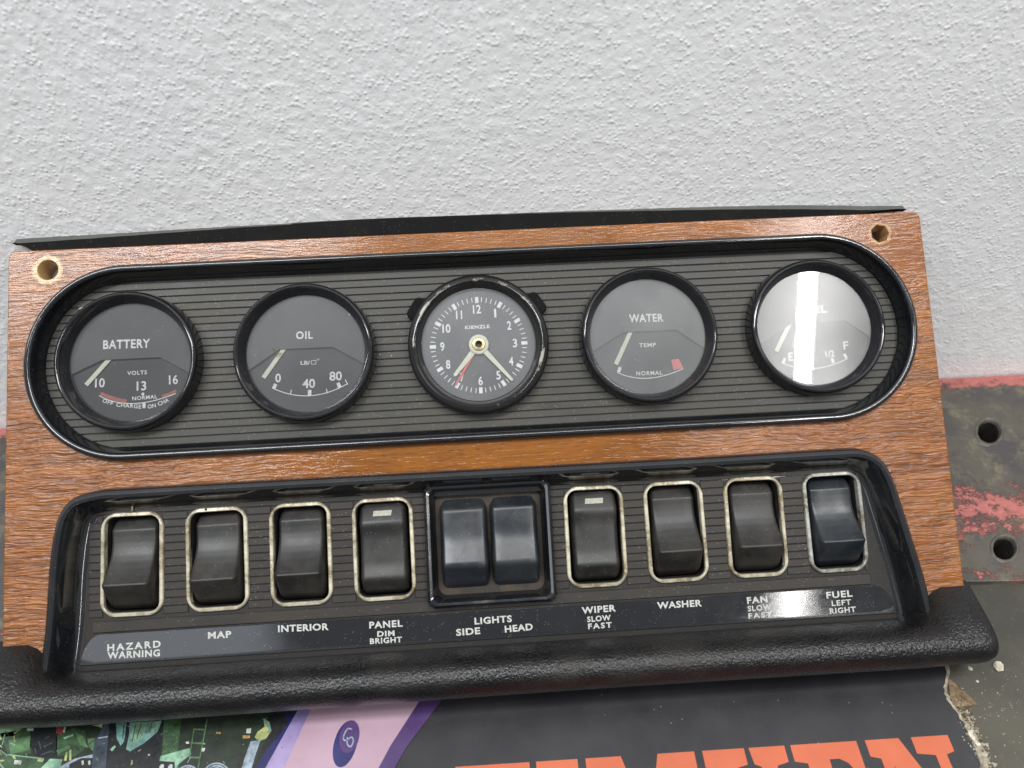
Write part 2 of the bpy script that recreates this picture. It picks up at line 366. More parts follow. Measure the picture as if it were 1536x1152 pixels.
def text(mb, body, a, b, z, cap, bold=0., spacing=1., mi=0):   # letters between two baseline points, mm
    cu = bpy.data.curves.new('t', 'FONT'); cu.body = body; cu.size = 1.; cu.space_character = spacing; cu.offset = bold; cu.resolution_u = 3
    v, f = mesh_of(cu); v = np.array(v)
    x0, x1 = v[:,0].min(), v[:,0].max()
    h = CAPH
    a = np.array(a); b = np.array(b); d = b-a; L = np.linalg.norm(d); ex = d/L; ey = np.array([-ex[1], ex[0]])
    sx = L/(x1-x0); sy = cap/h
    out = [(*(a+ex*(q[0]-x0)*sx+ey*q[1]*sy), z) for q in v]
    mb.add(out, f, mi)
def caph():
    cu = bpy.data.curves.new('t', 'FONT'); cu.body = 'H'; v, f = mesh_of(cu); return max(q[1] for q in v)
CAPH = caph()

def rrect(cx, cy, hw, hh, r, n=12):
    out = []
    for (sx, sy, a0) in ((1,1,0),(-1,1,90),(-1,-1,180),(1,-1,270)):
        for k in range(n+1):
            a = R(a0+90*k/n); out.append((cx+sx*(hw-r)+r*math.cos(a), cy+sy*(hh-r)+r*math.sin(a)))
    return out
def circ(cx, cy, r, n=64): return [(cx+r*math.cos(2*math.pi*i/n), cy+r*math.sin(2*math.pi*i/n)) for i in range(n)]
def lift(L, z): return [(q[0], q[1], z) for q in L]
def lathe(prof, cx=0, cy=0, n=96): return [lift(circ(cx, cy, r, n), z) for r, z in prof]
def catmull(P_, n=6):
    P_ = [np.array(q, float) for q in P_]; out = []
    for i in range(len(P_)-1):
        p0 = P_[max(i-1,0)]; p1 = P_[i]; p2 = P_[i+1]; p3 = P_[min(i+2, len(P_)-1)]
        for k in range(n):
            t = k/n; out.append(.5*((2*p1)+(-p0+p2)*t+(2*p0-5*p1+4*p2-p3)*t*t+(-p0+3*p1-3*p2+p3)*t**3))
    out.append(P_[-1]); return out
def fillet(P_, r, n=4):
    P_ = [np.array(q, float) for q in P_]; out = [P_[0]]
    for i in range(1, len(P_)-1):
        a, b, c = P_[i-1], P_[i], P_[i+1]; la = np.linalg.norm(a-b); lc = np.linalg.norm(c-b); rr_ = r[i] if isinstance(r, (list, tuple)) else r; rr_ = min(rr_, la*.45, lc*.45)
        s0 = b+(a-b)/la*rr_; s1 = b+(c-b)/lc*rr_
        for k in range(n+1):
            t = k/n; out.append((1-t)**2*s0+2*t*(1-t)*b+t*t*s1)
    out.append(P_[-1]); return out
def tag(o, label=None, cat=None, group=None, kind=None):
    if label: o['label'] = label
    if cat: o['category'] = cat
    if group: o['group'] = group
    if kind: o['kind'] = kind
    return o

# ------------------------------------------------------------------ the setting: wall and bench
def value_noise(nx, ny, cell, seed):
    g = np.random.default_rng(seed); gx = int(nx/cell)+3; gy = int(ny/cell)+3; G = g.random((gy, gx))
    X_ = np.arange(nx)/cell; Y_ = np.arange(ny)/cell; xi = X_.astype(int); yi = Y_.astype(int); fx = X_-xi; fy = Y_-yi
    fx = fx*fx*(3-2*fx); fy = fy*fy*(3-2*fy)
    A_ = G[np.ix_(yi, xi)]*(1-fx)+G[np.ix_(yi, xi+1)]*fx; B_ = G[np.ix_(yi+1, xi)]*(1-fx)+G[np.ix_(yi+1, xi+1)]*fx
    return A_*(1-fy)[:,None]+B_*fy[:,None]
def build_wall():
    xs = np.concatenate([[-3000,-1200,-600], np.arange(-370, 371, 1.0), [600,1200,3000]]); zs = np.concatenate([[-900,-200,-60], np.arange(-8, 290, 1.0), [420,900,2600]])
    nx, ny = len(xs), len(zs)
    h = 0.15*value_noise(nx,ny,4.1,1)+.35*value_noise(nx,ny,2.3,2)+.75*value_noise(nx,ny,1.35,3)
    blob = np.clip(value_noise(nx,ny,3.4,4)-.62, 0, 1)*2.2+np.clip(value_noise(nx,ny,2.3,8)-.72, 0, 1)*1.8
    h = (h-.6)*(.45+.7*value_noise(nx,ny,38,6))+blob*.7+1.2*value_noise(nx,ny,60,5)+.7*value_noise(nx,ny,23,7)
    U_, V_ = np.meshgrid(np.arange(nx), np.arange(ny))
    def warp(a, b, cell, seed):      # trowel marks: noise drawn out along one direction
        N = value_noise(1400, 1400, cell, seed); i_ = (np.abs(U_*a[0]+V_*a[1]).astype(int)) % 1400; j_ = (np.abs(U_*b[0]+V_*b[1]+500).astype(int)) % 1400; return N[j_, i_]
    wr = np.clip((U_-nx*.62)/(nx*.25), 0, 1)
    h = h*(1-.35*wr)+1.1*wr*warp((1.,.05), (-.02,.28), 3.2, 31)
    wl = np.clip(1-np.abs(U_-nx*.36)/(nx*.25), 0, 1)
    h = h+.7*wl*warp((.3,-.25), (.8,.9), 4., 32)
    h = h-h.mean(); h = h*.26
    h[:, :3] = 0; h[:, -3:] = 0; h[:3, :] = 0; h[-3:, :] = 0
    gx, gz = np.meshgrid(xs, zs)
    v = np.stack([gx, -h, gz], -1).reshape(-1, 3)*S
    i = np.arange(ny-1)[:,None]*nx+np.arange(nx-1)[None,:]
    f = np.stack([i, i+1, i+nx+1, i+nx], -1).reshape(-1, 4)
    me = bpy.data.meshes.new('wall'); me.vertices.add(len(v)); me.vertices.foreach_set('co', v.ravel())
    me.loops.add(f.size); me.loops.foreach_set('vertex_index', f.ravel().astype(np.int32)); me.polygons.add(len(f)); me.polygons.foreach_set('loop_start', (np.arange(len(f))*4).astype(np.int32))
    me.polygons.foreach_set('use_smooth', [True]*len(f)); me.update(calc_edges=True); me.materials.append(M['wall'])
    o = bpy.data.objects.new('wall', me); C.objects.link(o); tag(o, kind='structure'); return o
build_wall()
mb = MB(); mb.box(-1600, 1600, -1200, -126.5, -30, 0); tag(mb.build('bench', M['bench'], smooth=False), kind='structure')

# steel plate along the wall, with drilled holes
PT = 3.0
def hole_ring(u, v, r, n=48):        # outline of a worn oval hole, mm on the plate
    return [UB(u+r*math.cos(2*math.pi*k/n), v-r*math.sin(2*math.pi*k/n), PT) for k in range(n)]
def build_plate():
    t = bpy.data.objects.new('steel_plate', None); C.objects.link(t); t.location = (0, 0, 0)
    tag(t, 'weathered grey steel plate with red paint remnants and drilled holes along the wall', 'metal plate')
    edge = [(-900,-1.5)]+[(900,-1.5)]+[(900-i*20, -128.2+.5*math.sin(i*1.7)+.3*math.sin(i*4.1)) for i in range(91)]
    HO = [hole_ring(1484, 647, 1.), hole_ring(1507, 822, 1.)]
    def scaled(L, k, z):
        cx = sum(q[0] for q in L)/len(L); cy = sum(q[1] for q in L)/len(L); w_ = lambda i: k*(1+.012*math.sin(i*.55+k)+.010*math.sin(i*1.3)+(.02*math.sin(i*.9+k*2) if k > 19 else 0)); return [(cx+(a-cx)*w_(i), cy+(b-cy)*w_(i), z) for i, (a, b) in enumerate(L)]
    v, f = slab([edge]+[[q[:2] for q in scaled(L, 17, 0)] for L in HO], -28, PT, .5)
    mk('plate', v, f, M['plate'], t, sharp=30)
    for L in HO:
        m_ = MB(); m_.loft([scaled(L, 16.3, PT-1.8), scaled(L, 16.9, PT-.3), scaled(L, 18.2, PT+.35), scaled(L, 20.3, PT+.5), scaled(L, 22., PT+.25), scaled(L, 23, PT-.1)]); hr = m_.build('hole_rim', M['holerim'], t)
        m_ = MB(); m_.loft([scaled(L, 16.35, -27.5), scaled(L, 16.35, PT-1.7)], cap0=True); m_.build('bore', M['bore'], hr)
build_plate()

# ------------------------------------------------------------------ printed vinyl mat on the bench
def build_mat():
    t = bpy.data.objects.new('printed_mat', None); C.objects.link(t)
    tag(t, 'dark grey printed vinyl mat with orange lettering and torn right edge on the bench', 'mat')
    z = .5
    # torn right edge
    E_ = [(1400,960),(1412,985),(1420,1008),(1417,1030),(1421,1050),(1433,1066),(1444,1082),(1450,1093),(1457,1103),(1466,1124),(1472,1152),(1478,1190),(1482,1240)]
    e = [UB(u, v, z) for u, v in E_]; e = [tuple(q) for q in catmull(e, 4)]
    e = [(a+rng.normal(0,.28), b+rng.normal(0,.15)) for a, b in e]
    out = [(-330, -134), (e[0][0], -134)]+e+[(e[-1][0]+8, -330), (-330, -330)]
    v, f = slab([out], 0.05, z, .12); mk('vinyl_sheet', v, f, M['vinyl'], t)
    # pale paper core showing along the tear
    m_ = MB(); k = len(e); wv = [.9+.7*abs(math.sin(i*.7))+.5*rng.random() for i in range(k)]
    top = [(q[0]-.15*w_, q[1], z+.25) for q, w_ in zip(e, wv)]; mid = [(q[0]+.5*w_, q[1], z+.75*rng.random()+.3) for q, w_ in zip(e, wv)]; lo = [(q[0]+1.0*w_, q[1], .05) for q, w_ in zip(e, wv)]
    m_.loft([top, mid, lo], closed=False); m_.build('torn_edge', M['paper'], t)
    # flaking backing layers left stuck to the bench beside the tear
    for (pts, zt, mt) in (([(1442,1078),(1452,1086),(1461,1100),(1468,1112),(1476,1128),(1482,1144),(1484,1160),(1472,1160),(1464,1130),(1455,1108),(1446,1092)], .55, 'paper'),
                          ([(1424,1018),(1436,1030),(1441,1046),(1452,1052),(1458,1060),(1447,1062),(1440,1066),(1431,1060),(1424,1046)], .3, 'crumb'),
                          ([(1448,1096),(1458,1098),(1462,1109),(1470,1117),(1466,1124),(1459,1116)], .9, 'stone')):
        L_ = []
        P2 = [np.array(UB(u, v, 0)) for u, v in pts]
        for a in range(len(P2)):
            p_, q_ = P2[a], P2[(a+1) % len(P2)]
            for k_ in range(3): L_.append(tuple(p_+(q_-p_)*k_/3+rng.normal(0, .33, 2)))
        v, f = slab([L_], .03, zt, .02); v = [(a, b, c+(abs(rng.normal(0, .35)) if c > .1 else 0)) for a, b, c in v]; mk('paper_flake', v, f, M[mt], t, smooth=False)
    B = lambda pts, dz=0.: [(*UB(u, v, z+dz), z+dz) for u, v in pts]
    # lilac/pink printed band and its dark borders
    def poly(name, pts, mat, dz, ch=None):
        P_ = B(pts, dz); return mk(name, P_, [tuple(range(len(P_)))], mat, t, smooth=False)
    m_ = MB()
    def pp(pts, mi, dz): m_.add(B(pts, dz), [tuple(range(len(pts)))][::1], mi)
    # picture of green machinery: flat print in layers
    mats = [M[k] for k in ('pgreen0','pgreen1','pgreen2','pmint','pteal','pyellow','pblack','pslate','pred','pwhite','pamber','pbluew','navy')]
    G0,G1,G2,MT,TL,YE,BK,SL,RD,WH,AM,BW,NV = range(13)
    pp([(-60,1060),(470,1030),(380,1200),(-80,1200)], G0, .10)
    L = .16
    pp([(0,1100),(45,1093),(47,1130),(12,1132)], G1, L); pp([(12,1110),(46,1104),(44,1125),(16,1131)], G2, L+.05)
    pp([(-60,1098),(38,1090),(20,1104),(-60,1112)], G2, L)
    for a in range(26):
        u0 = random.uniform(-30, 22); v0 = random.uniform(1098, 1150); u1 = u0+random.uniform(-8, 14); v1 = v0+random.uniform(-18, 18)
        A_ = UB(u0, v0, z+L+.1); B_ = UB(u1, v1, z+L+.1); m_.quad(A_, B_, random.uniform(.35,.8), z+L+.1+a*.002, YE if a % 3 else MT)
    pp([(46,1092),(86,1088),(85,1140),(58,1134),(44,1118)], BK, L)
    for q in [((52,1122),(55,1131)),((58,1112),(62,1124)),((66,1120),(78,1114)),((60,1133),(78,1126)),((68,1108),(74,1104))]:
        m_.quad(UB(*q[0],z+L+.1), UB(*q[1],z+L+.1), .55, z+L+.1, SL)
    pp([(84,1090),(95,1089),(93,1102),(84,1100)], RD, L+.1); pp([(96,1090),(99,1090),(97,1099),(94,1098)], WH, L+.12); pp([(40,1093),(50,1092),(50,1096),(41,1097)], WH, L+.12)
    pp([(84,1104),(110,1092),(128,1096),(130,1120),(112,1135),(84,1134)], G1, L); pp([(112,1096),(124,1104),(133,1122),(120,1118)], G2, L+.06)
    pp([(95,1106),(110,1101),(110,1104),(96,1109)], MT, L+.1)
    pp([(131,1108),(144,1107),(144,1114),(139,1127),(133,1120)], G2, L+.08); pp([(138,1088),(154,1086),(152,1092),(148,1090)], YE, L+.1)
    pp([(84,1126),(104,1118),(106,1122),(88,1131)], G2, L+.12); pp([(98,1130),(101,1128),(100,1141),(96,1141)], YE, L+.12); pp([(104,1126),(107,1124),(107,1140),(104,1141)], YE, L+.12)
    pp([(0,1130),(66,1138),(60,1170),(-60,1170),(-60,1128)], G1, L+.02); pp([(12,1131),(66,1137),(66,1139),(12,1133)], MT, L+.14)
    pp([(22,1140),(33,1141),(31,1147),(21,1146)], WH, L+.14); pp([(57,1138),(66,1139),(64,1143),(56,1142)], YE, L+.16)
    pp([(75,1138),(94,1139),(84,1170),(44,1170)], MT, L+.1); pp([(90,1150),(112,1138),(141,1131),(140,1140),(100,1170),(80,1170)], BW, L+.08)
    pp([(104,1146),(122,1137),(139,1137),(136,1170),(104,1170)], BK, L+.13); 
    for u in (124,134): pp([(u-2,1142),(u+1,1140),(u+2,1146),(u-1,1148)], WH, L+.18)
    pp([(154,1086),(164,1085),(157,1170),(134,1170),(142,1108),(150,1100)], SL, L+.1); pp([(147,1106),(162,1104),(161,1106),(147,1108.5)], BW, L+.16)
    pp([(164,1085),(246,1078),(240,1170),(157,1170)], BK, L+.05)
    pp([(174,1085),(190,1084),(186,1112),(181,1119),(175,1108)], TL, L+.1); pp([(194,1084),(243,1081),(236,1098),(216,1115),(195,1127),(189,1124),(194,1100)], TL, L+.12)
    pp([(199,1084),(222,1083),(214,1108),(194,1121)], MT, L+.15); pp([(226,1083),(240,1082),(234,1094),(222,1104)], MT, L+.15)
    for q in [((204,1086),(198,1112)),((212,1085),(205,1108)),((186,1086),(184,1108)),((228,1084),(224,1098))]: m_.quad(UB(*q[0],z+L+.2), UB(*q[1],z+L+.2), .3, z+L+.2, BK)
    pp([(165,1124),(172,1118),(174,1120),(168,1127)], MT, L+.1); pp([(197,1141),(199,1140),(199,1146),(196,1148)], YE, L+.1); pp([(222,1131),(225,1131),(225,1134),(222,1134)], WH, L+.1)
    pp([(246,1080),(272,1078),(268,1135),(242,1140)], G1, L+.03)
    for a in range(40):
        u0 = random.uniform(243, 266); v0 = random.uniform(1096, 1134); A_ = UB(u0, v0, z+L+.1); B_ = UB(u0+random.uniform(-2,2), v0+random.uniform(-2,2.5), z+L+.1); m_.quad(A_, B_, .45, z+L+.08+a*.001, G2)
    pp([(272,1079),(400,1070),(360,1170),(262,1170)], G0, L+.04)
    pp([(241,1134),(284,1122),(287,1131),(268,1146),(262,1160),(236,1152)], MT, L+.12); pp([(236,1141),(262,1143),(262,1170),(232,1170)], BK, L+.15)
    for u in (242,255): pp([(u-3,1150),(u,1146),(u+4,1147),(u+3,1156),(u-2,1157)], WH, L+.2)
    pp([(277,1114),(284,1112),(285,1118),(278,1122)], BK, L+.12); pp([(278,1113),(283,1112),(284,1115),(280,1116)], WH, L+.16)
    for (a, b, wd) in [((311,1078),(297,1152),.5),((291,1094),(284,1138),.4),((290,1094),(308,1094.5),.7),((286,1114.5),(304,1115),.7),((284,1136),(299,1136.5),.7)]:
        m_.quad(UB(*a,z+L+.16), UB(*b,z+L+.16), wd, z+L+.16+wd*.01, G2)
    pp([(303,1122),(308,1122),(306,1128),(302,1127)], WH, L+.2)
    for cx_, r_ in ((282,15),(325,19)):
        for k in range(4):
            pts = [UB(cx_+(r_-k*4)*math.cos(R(a)), 1162-(r_-k*4)*.9*math.sin(R(a)), z+L+.2) for a in range(20, 161, 14)]
            m_.stroke(pts, .55, z+L+.2, BW)
    pp([(324,1098),(331,1098),(331,1101),(325,1101)], AM, L+.14); pp([(370,1093),(377,1092),(376,1100),(369,1100)], WH, L+.16); pp([(364,1103),(375,1103),(375,1107),(364,1108)], AM, L+.16)
    pp([(395,1078),(404,1083),(407,1096),(399,1108),(388,1112),(382,1106),(386,1098),(397,1090)], YE, L+.14)
    pp([(394,1078),(398,1078),(406,1090),(405,1099),(401,1091)], TL, L+.18); pp([(376,1112),(391,1110),(384,1130),(372,1170),(358,1170),(366,1140)], BW, L+.12)
    pp([(400,1074),(428,1070),(433,1078),(440,1082),(400,1170),(372,1170),(388,1130),(402,1105),(408,1092)], BK, L+.10)
    pp([(428,1070),(446,1069),(438,1088),(432,1086)], NV, L+.14)
    g = np.random.default_rng(21)      # small photographic clutter: hoses, brackets, glints
    for a in range(420):
        u0 = g.uniform(0, 425); v0 = g.uniform(1074, 1152)
        if u0 > 330 and g.random() < .6: continue
        mi = int(g.choice([G0,G1,G1,BK,BK,BK,G2,MT,SL,YE,BW,WH,G0], p=[.14,.12,.1,.12,.1,.08,.1,.06,.06,.04,.03,.02,.03]))
        zz = (z+.11+a*.0001) if a % 2 else (z+L+.22+a*.0003); n_ = int(g.integers(3, 6)); r_ = g.uniform(1., 6.) if a % 2 else g.uniform(.4, 1.5)
        an = np.sort(g.uniform(0, 6.28, n_)); pts = [UB(u0+r_*g.uniform(.6,1.6)*math.cos(q), v0+r_*g.uniform(.5,1.2)*math.sin(q), zz) for q in an]
        if a % 3 == 0: m_.quad(UB(u0, v0, zz), UB(u0+g.uniform(-9,9), v0+g.uniform(-9,9), zz), g.uniform(.12,.32), zz, mi)
        else: m_.add([(x_, y_, zz) for x_, y_ in pts], [tuple(range(n_))], mi)
    m_.build('machinery_picture', mats, t, smooth=False)
    poly('blue_border', [(436,1080),(440,1088),(402,1170),(372,1170),(398,1128)], M['navy'], .36)
    poly('lilac_border', [(446,1066),(466,1064),(418,1170),(388,1170)], M['lilac'], .40)
    poly('pink_band', [(463,1064),(640,1050),(600,1110),(566,1170),(412,1170)], M['pink'], .38)
    poly('purple_border', [(630,1050),(664,1048),(610,1120),(582,1170),(558,1170),(586,1118)], M['purple'], .42)
    # printed oval roundel with a looping white mark
    c = (520, 1112); m_ = MB()
    def oval(cx, cy, a, b, tilt, n=36): return [(cx+a*math.cos(q)*math.cos(tilt)-b*math.sin(q)*math.sin(tilt), cy+a*math.cos(q)*math.sin(tilt)+b*math.sin(q)*math.cos(tilt)) for q in [2*math.pi*i/n for i in range(n)]]
    pp([(x-1, y+1) for x, y in oval(519,1115,17,36,.27)], 0, .46); pp(oval(524,1105,14.5,25,.22), 1, .52)
    for arc in ([(528,1094),(522,1093),(517,1100),(515,1108),(519,1111),(524,1108)], [(521,1106),(521,1116),(526,1120),(530,1112),(528,1106),(524,1107)]):
        m_.stroke([UB(*q, z+.58) for q in catmull(arc, 4)], .55, z+.58, 2)
    m_.build('roundel', [M['navy'], M['purple'], M['pbluew']], t, smooth=False)
    # slab-serif lettering, only its upper half reaches into view
    A0 = np.array(UB(683, 1150.5, z)); A1 = np.array(UB(1422, 1102.5, z)); ex = (A1-A0)/np.linalg.norm(A1-A0); ey = np.array([ex[1], -ex[0]])
    def s_of(u):
        v = 1150.5+(u-683)*(1102.5-1150.5)/739; return float((np.array(UB(u, v, z))-A0)@ex)
    H = 46.; sr = 6.2; m_ = MB()
    def lp(loops, sh=0.):
        v, f = slab([[tuple(A0+ex*a+ey*b) for a, b in L] for L in loops], z+.02, z+.14, .0); mk('letter', v, f, M['orange'], t, smooth=False)
    T0, T1 = s_of(683), s_of(794); I0, I1 = s_of(804), s_of(866); Ma, Mb_, Mc, Md = s_of(878), s_of(931), s_of(986), s_of(1041); Ka, Kb, Kc, Kd = s_of(1053), s_of(1115.5), s_of(1122.5), s_of(1176); Ea, Eb = s_of(1185), s_of(1284); Na, Nb, Nc, Nd = s_of(1297), s_of(1347), s_of(1366), s_of(1421)
    tm = (T0+T1)/2
    lp([[(T0,0),(T1,0),(T1,15),(T1-3,15),(T1-6,sr+1),(tm+4.5,sr),(tm+4.5,H-sr),(tm+9,H-sr),(tm+9,H),(tm-9,H),(tm-9,H-sr),(tm-4.5,H-sr),(tm-4.5,sr),(T0+6,sr+1),(T0+3,15),(T0,15)]])
    im = (I0+I1)/2
    lp([[(I0,0),(I1,0),(I1,sr),(im+4.6,sr+1),(im+4.6,H-sr-1),(I1,H-sr),(I1,H),(I0,H),(I0,H-sr),(im-4.6,H-sr-1),(im-4.6,sr+1),(I0,sr)]])
    mm = (Mb_+Mc)/2
    lp([[(Ma,0),(Mb_,0),(mm,26),(Mc,0),(Md,0),(Md,sr),(Md-3,sr+1),(Md-3,H-sr),(Md,H-sr),(Md,H),(Mc-2,H),(Mc-2,H-sr),(Mc+2,H-sr),(Mc+2,14),(mm+2,H-6),(mm-2,H-6),(Mb_-3,14),(Mb_-3,H-sr),(Mb_,H-sr),(Mb_,H),(Ma,H),(Ma,H-sr),(Ma+4,H-sr),(Ma+4,sr+1),(Ma,sr)]])
    lp([[(Ka,0),(Kb,0),(Kb,sr),(Kb-4,sr+.8),(Kb-5,20),(Kc+3.5,sr+1.2),(Kc+.8,sr),(Kc,0),(Kd,0),(Kd,sr),(Kd-4.5,sr+1),(Kb+2,24),(Kd-1,H-sr),(Kd+2,H-sr),(Kd+2,H),(Kc,H),(Kc,H-sr),(Kb-4,28),(Kb-5,H-sr),(Kb,H-sr),(Kb,H),(Ka,H),(Ka,H-sr),(Ka+4,H-sr),(Ka+4,sr+1),(Ka,sr)]])
    lp([[(Ea,0),(Eb,0),(Eb,14),(Eb-2.5,14),(Eb-6,8.0),(Eb-9,sr),(Ea+14,sr),(Ea+14,20),(Eb-10,20),(Eb-10,26),(Ea+14,26),(Ea+14,H-sr),(Eb-8,H-sr),(Eb-3,H-14),(Eb,H-14),(Eb,H),(Ea,H),(Ea,H-sr),(Ea+5,H-sr),(Ea+5,sr+1),(Ea,sr)]])
    lp([[(Na,0),(Nb,0),(Nd-8,30),(Nd-8,sr+1),(Nc,sr),(Nc,0),(Nd,0),(Nd,sr),(Nd-3.5,sr+1),(Nd-3.5,H),(Nd-8,H),(Na+8,10),(Na+8,H-sr),(Nb-4,H-sr),(Nb-4,H),(Na,H),(Na,H-sr),(Na+4,H-sr),(Na+4,sr+1),(Na,sr)]])
build_mat()

# ------------------------------------------------------------------ debris on the bench
def rock(name, u, v, sz, mat, label, cat, group=None, flatz=.6, seed=0, stretch=(1,1), rz=0.):
    g = np.random.default_rng(seed); x, y = UB(u, v, 0)
    vs = []; n = 7
    rings = [(0.9,0.05),(1.,.35),(.72,.75),(.3,1.)]
    for r_, h_ in rings:
        for i in range(n):
            a = 2*math.pi*i/n+g.normal(0,.12); rr_ = sz*r_*(1+g.normal(0,.13)); px = rr_*math.cos(a)*stretch[0]; py = rr_*math.sin(a)*stretch[1]
            vs.append((px*math.cos(rz)-py*math.sin(rz), px*math.sin(rz)+py*math.cos(rz), max(.03, sz*h_*flatz*(1+g.normal(0,.12)))))
    fs = [(a*n+i, a*n+(i+1)%n, (a+1)*n+(i+1)%n, (a+1)*n+i) for a in range(3) for i in range(n)]+[tuple(3*n+i for i in range(n)), tuple(range(n-1,-1,-1))]
    o = mk(name, vs, fs, mat, None, smooth=False); o.location = (x*S, y*S, 0)
    return tag(o, label, cat, group)
rock('stone_chip', 1497, 1000, 2.3, M['stone'], 'largest pale stone chip on the bench just below the right end of the padded rail', 'stone', seed=3, flatz=.8)
rock('stone_chip', 1455, 1003, 1.0, M['stone'], 'small pale stone chip between the largest chip and the torn mat edge', 'stone', seed=4)
rock('stone_chip', 1466, 1022, .6, M['stone'], 'tiny pale chip below the two bigger stone chips on the bench', 'stone', seed=5)
rock('bark_flake', 1446, 1044, 3.6, M['crumb'], 'curled brown flake beside the torn mat edge', 'flake', seed=6, flatz=.35, stretch=(1.5,.45), rz=R(-48))
def crumbs():
    m_ = MB(); g = np.random.default_rng(5)
    for k in range(900):
        t = g.random(); u = 1432+40*t+g.normal(7, 6); v = 1058+95*t+g.normal(0, 6); x, y = UB(u, v, 0); r_ = abs(g.normal(.28, .26))+.12; r_ *= 1.9 if g.random() < .06 else 1
        a = g.random(4)*6.28
        vs = [(x+r_*math.cos(q), y+r_*math.sin(q), .02) for q in (a[0], a[0]+2.1, a[0]+4.2)]+[(x+g.normal(0,.1), y, r_*1.3)]
        m_.add(vs, [(0,1,3),(1,2,3),(2,0,3)], int(g.random() < .55))
    for k in range(120):
        u = g.uniform(1440, 1536); v = g.uniform(985, 1152); x, y = UB(u, v, 0); r_ = abs(g.normal(.12, .12))+.07
        vs = [(x+r_*math.cos(q), y+r_*math.sin(q), .02) for q in (0, 2.1, 4.2)]+[(x, y, r_)]; m_.add(vs, [(0,1,3),(1,2,3),(2,0,3)], 1)
    o = m_.build('dirt_crumbs', [M['crumb'], M['stone']], smooth=False); tag(o, 'loose dirt and grit lying along the torn edge of the mat', 'dirt', kind='stuff')
crumbs()

# ------------------------------------------------------------------ THE DASHBOARD
D = bpy.data.objects.new('dashboard_panel', None); C.objects.link(D); D.matrix_world = PANEL
tag(D, 'wooden dashboard panel with round gauges and rocker switches, leaning on the white wall', 'dashboard')

# outer outline of the lower moulding
SUR = [(-184.6,-187),(-184,-180),(-183,-172),(-181.4,-158),(-180,-134),(-178,-119),(-175.5,-111.5),(-170,-106),(-160,-103.6),(-147,-103.3),(-92,-103.3),(0,-103.6),(92,-103.8),(146,-103.6),(160,-104.2),(168.5,-108.8),(172.8,-117),(175.9,-130),(178.8,-144),(181.6,-158),(183.6,-172),(184.5,-180),(185,-187)]
SURc = [np.array(q) for q in catmull(SUR, 6)]
def inset(P_, d):
    out = []
    for i, q in enumerate(P_):
        t = P_[min(i+1, len(P_)-1)]-P_[max(i-1, 0)]; t = t/np.linalg.norm(t); out.append(q+np.array([t[1], -t[0]])*d)
    return out
# wooden board
def build_board():
    notch = [tuple(q) for q in inset(SURc, 2.5) if q[1] > -171]
    hw, r = 200, 3.2
    L = [(hw-r+r*math.cos(R(a)), -r+r*math.sin(R(a))) for a in (0,22,45,67,90)]+[(-hw+r+r*math.cos(R(a)), -r+r*math.sin(R(a))) for a in (90,112,135,157,180)]
    L += [(-200,-166),(-185,-171)]+notch+[(186,-171),(200.5,-168)]
    st = rrect(0, -50.4, 189.5, 39.5, 39.4, 20)
    v, f = slab([L, st, circ(-183.5,-8.8,4.3,32), circ(181,-9.3,4.1,7)], -12, 0, .35)
    o = mk('wood_board', v, f, M['wood'], D, sharp=30)
    return o
board = build_board()

# ---- upper moulding
up = None
def build_upper():
    global up
    m_ = MB(); m_.loft([lift(rrect(0,-50.4,192.2-d,42-d,41.9-d,24), z) for d, z in [(0,-.6),(0,.9),(.25,2.0),(.7,2.9),(1.2,3.4),(1.8,3.65),(2.4,3.6),(2.9,3.2),(3.3,2.4),(3.7,1.0),(4.6,-3.5),(5.1,-5.2),(6.0,-6.0),(8,-6.05)]])
    up = m_.build('gauge_moulding', M['rim'], D)
    v, f = slab([rrect(0,-50.4,188.4,38.2,38.1,20)], -8, -6.0, 0); mk('backing', v, f, M['floor'], up, smooth=False)
    # ribs, individually
    pitch = 3.24; n = 22; hw, hh = 187.2, 36.8; r = 36.8
    for k in range(n):
        y = -50.4+(k-(n-1)/2)*pitch-.3; yy = abs(y+50.4)
        def xe(q): 
            q = min(abs(q), hh-.01); return hw-r+math.sqrt(max(0, r*r-q*q))
        wdt = pitch-.28+random.uniform(-.08,.05)
        y0, y1 = y-wdt/2, y+wdt/2; b = .22; x0 = xe(y0+50.4); x1 = xe(y1+50.4); zt = -5.45+random.uniform(-.05,.05)
        rows = [(y0,-6.0,x0),(y0,zt-b*.8,x0),(y0+b,zt,x0-.2),(y1-b,zt,x1-.2),(y1,zt-b*.8,x1),(y1,-6.0,x1)]
        q = MB(); q.loft([[(-x, a, z), (x, a, z)] for a, z, x in rows], closed=False)
        # ends
        q.add([(-x, a, z) for a, z, x in rows], [tuple(range(6))]); q.add([(x, a, z) for a, z, x in rows], [tuple(range(5,-1,-1))])
        q.build('rib', M['rib'], up, smooth=False)
build_upper()

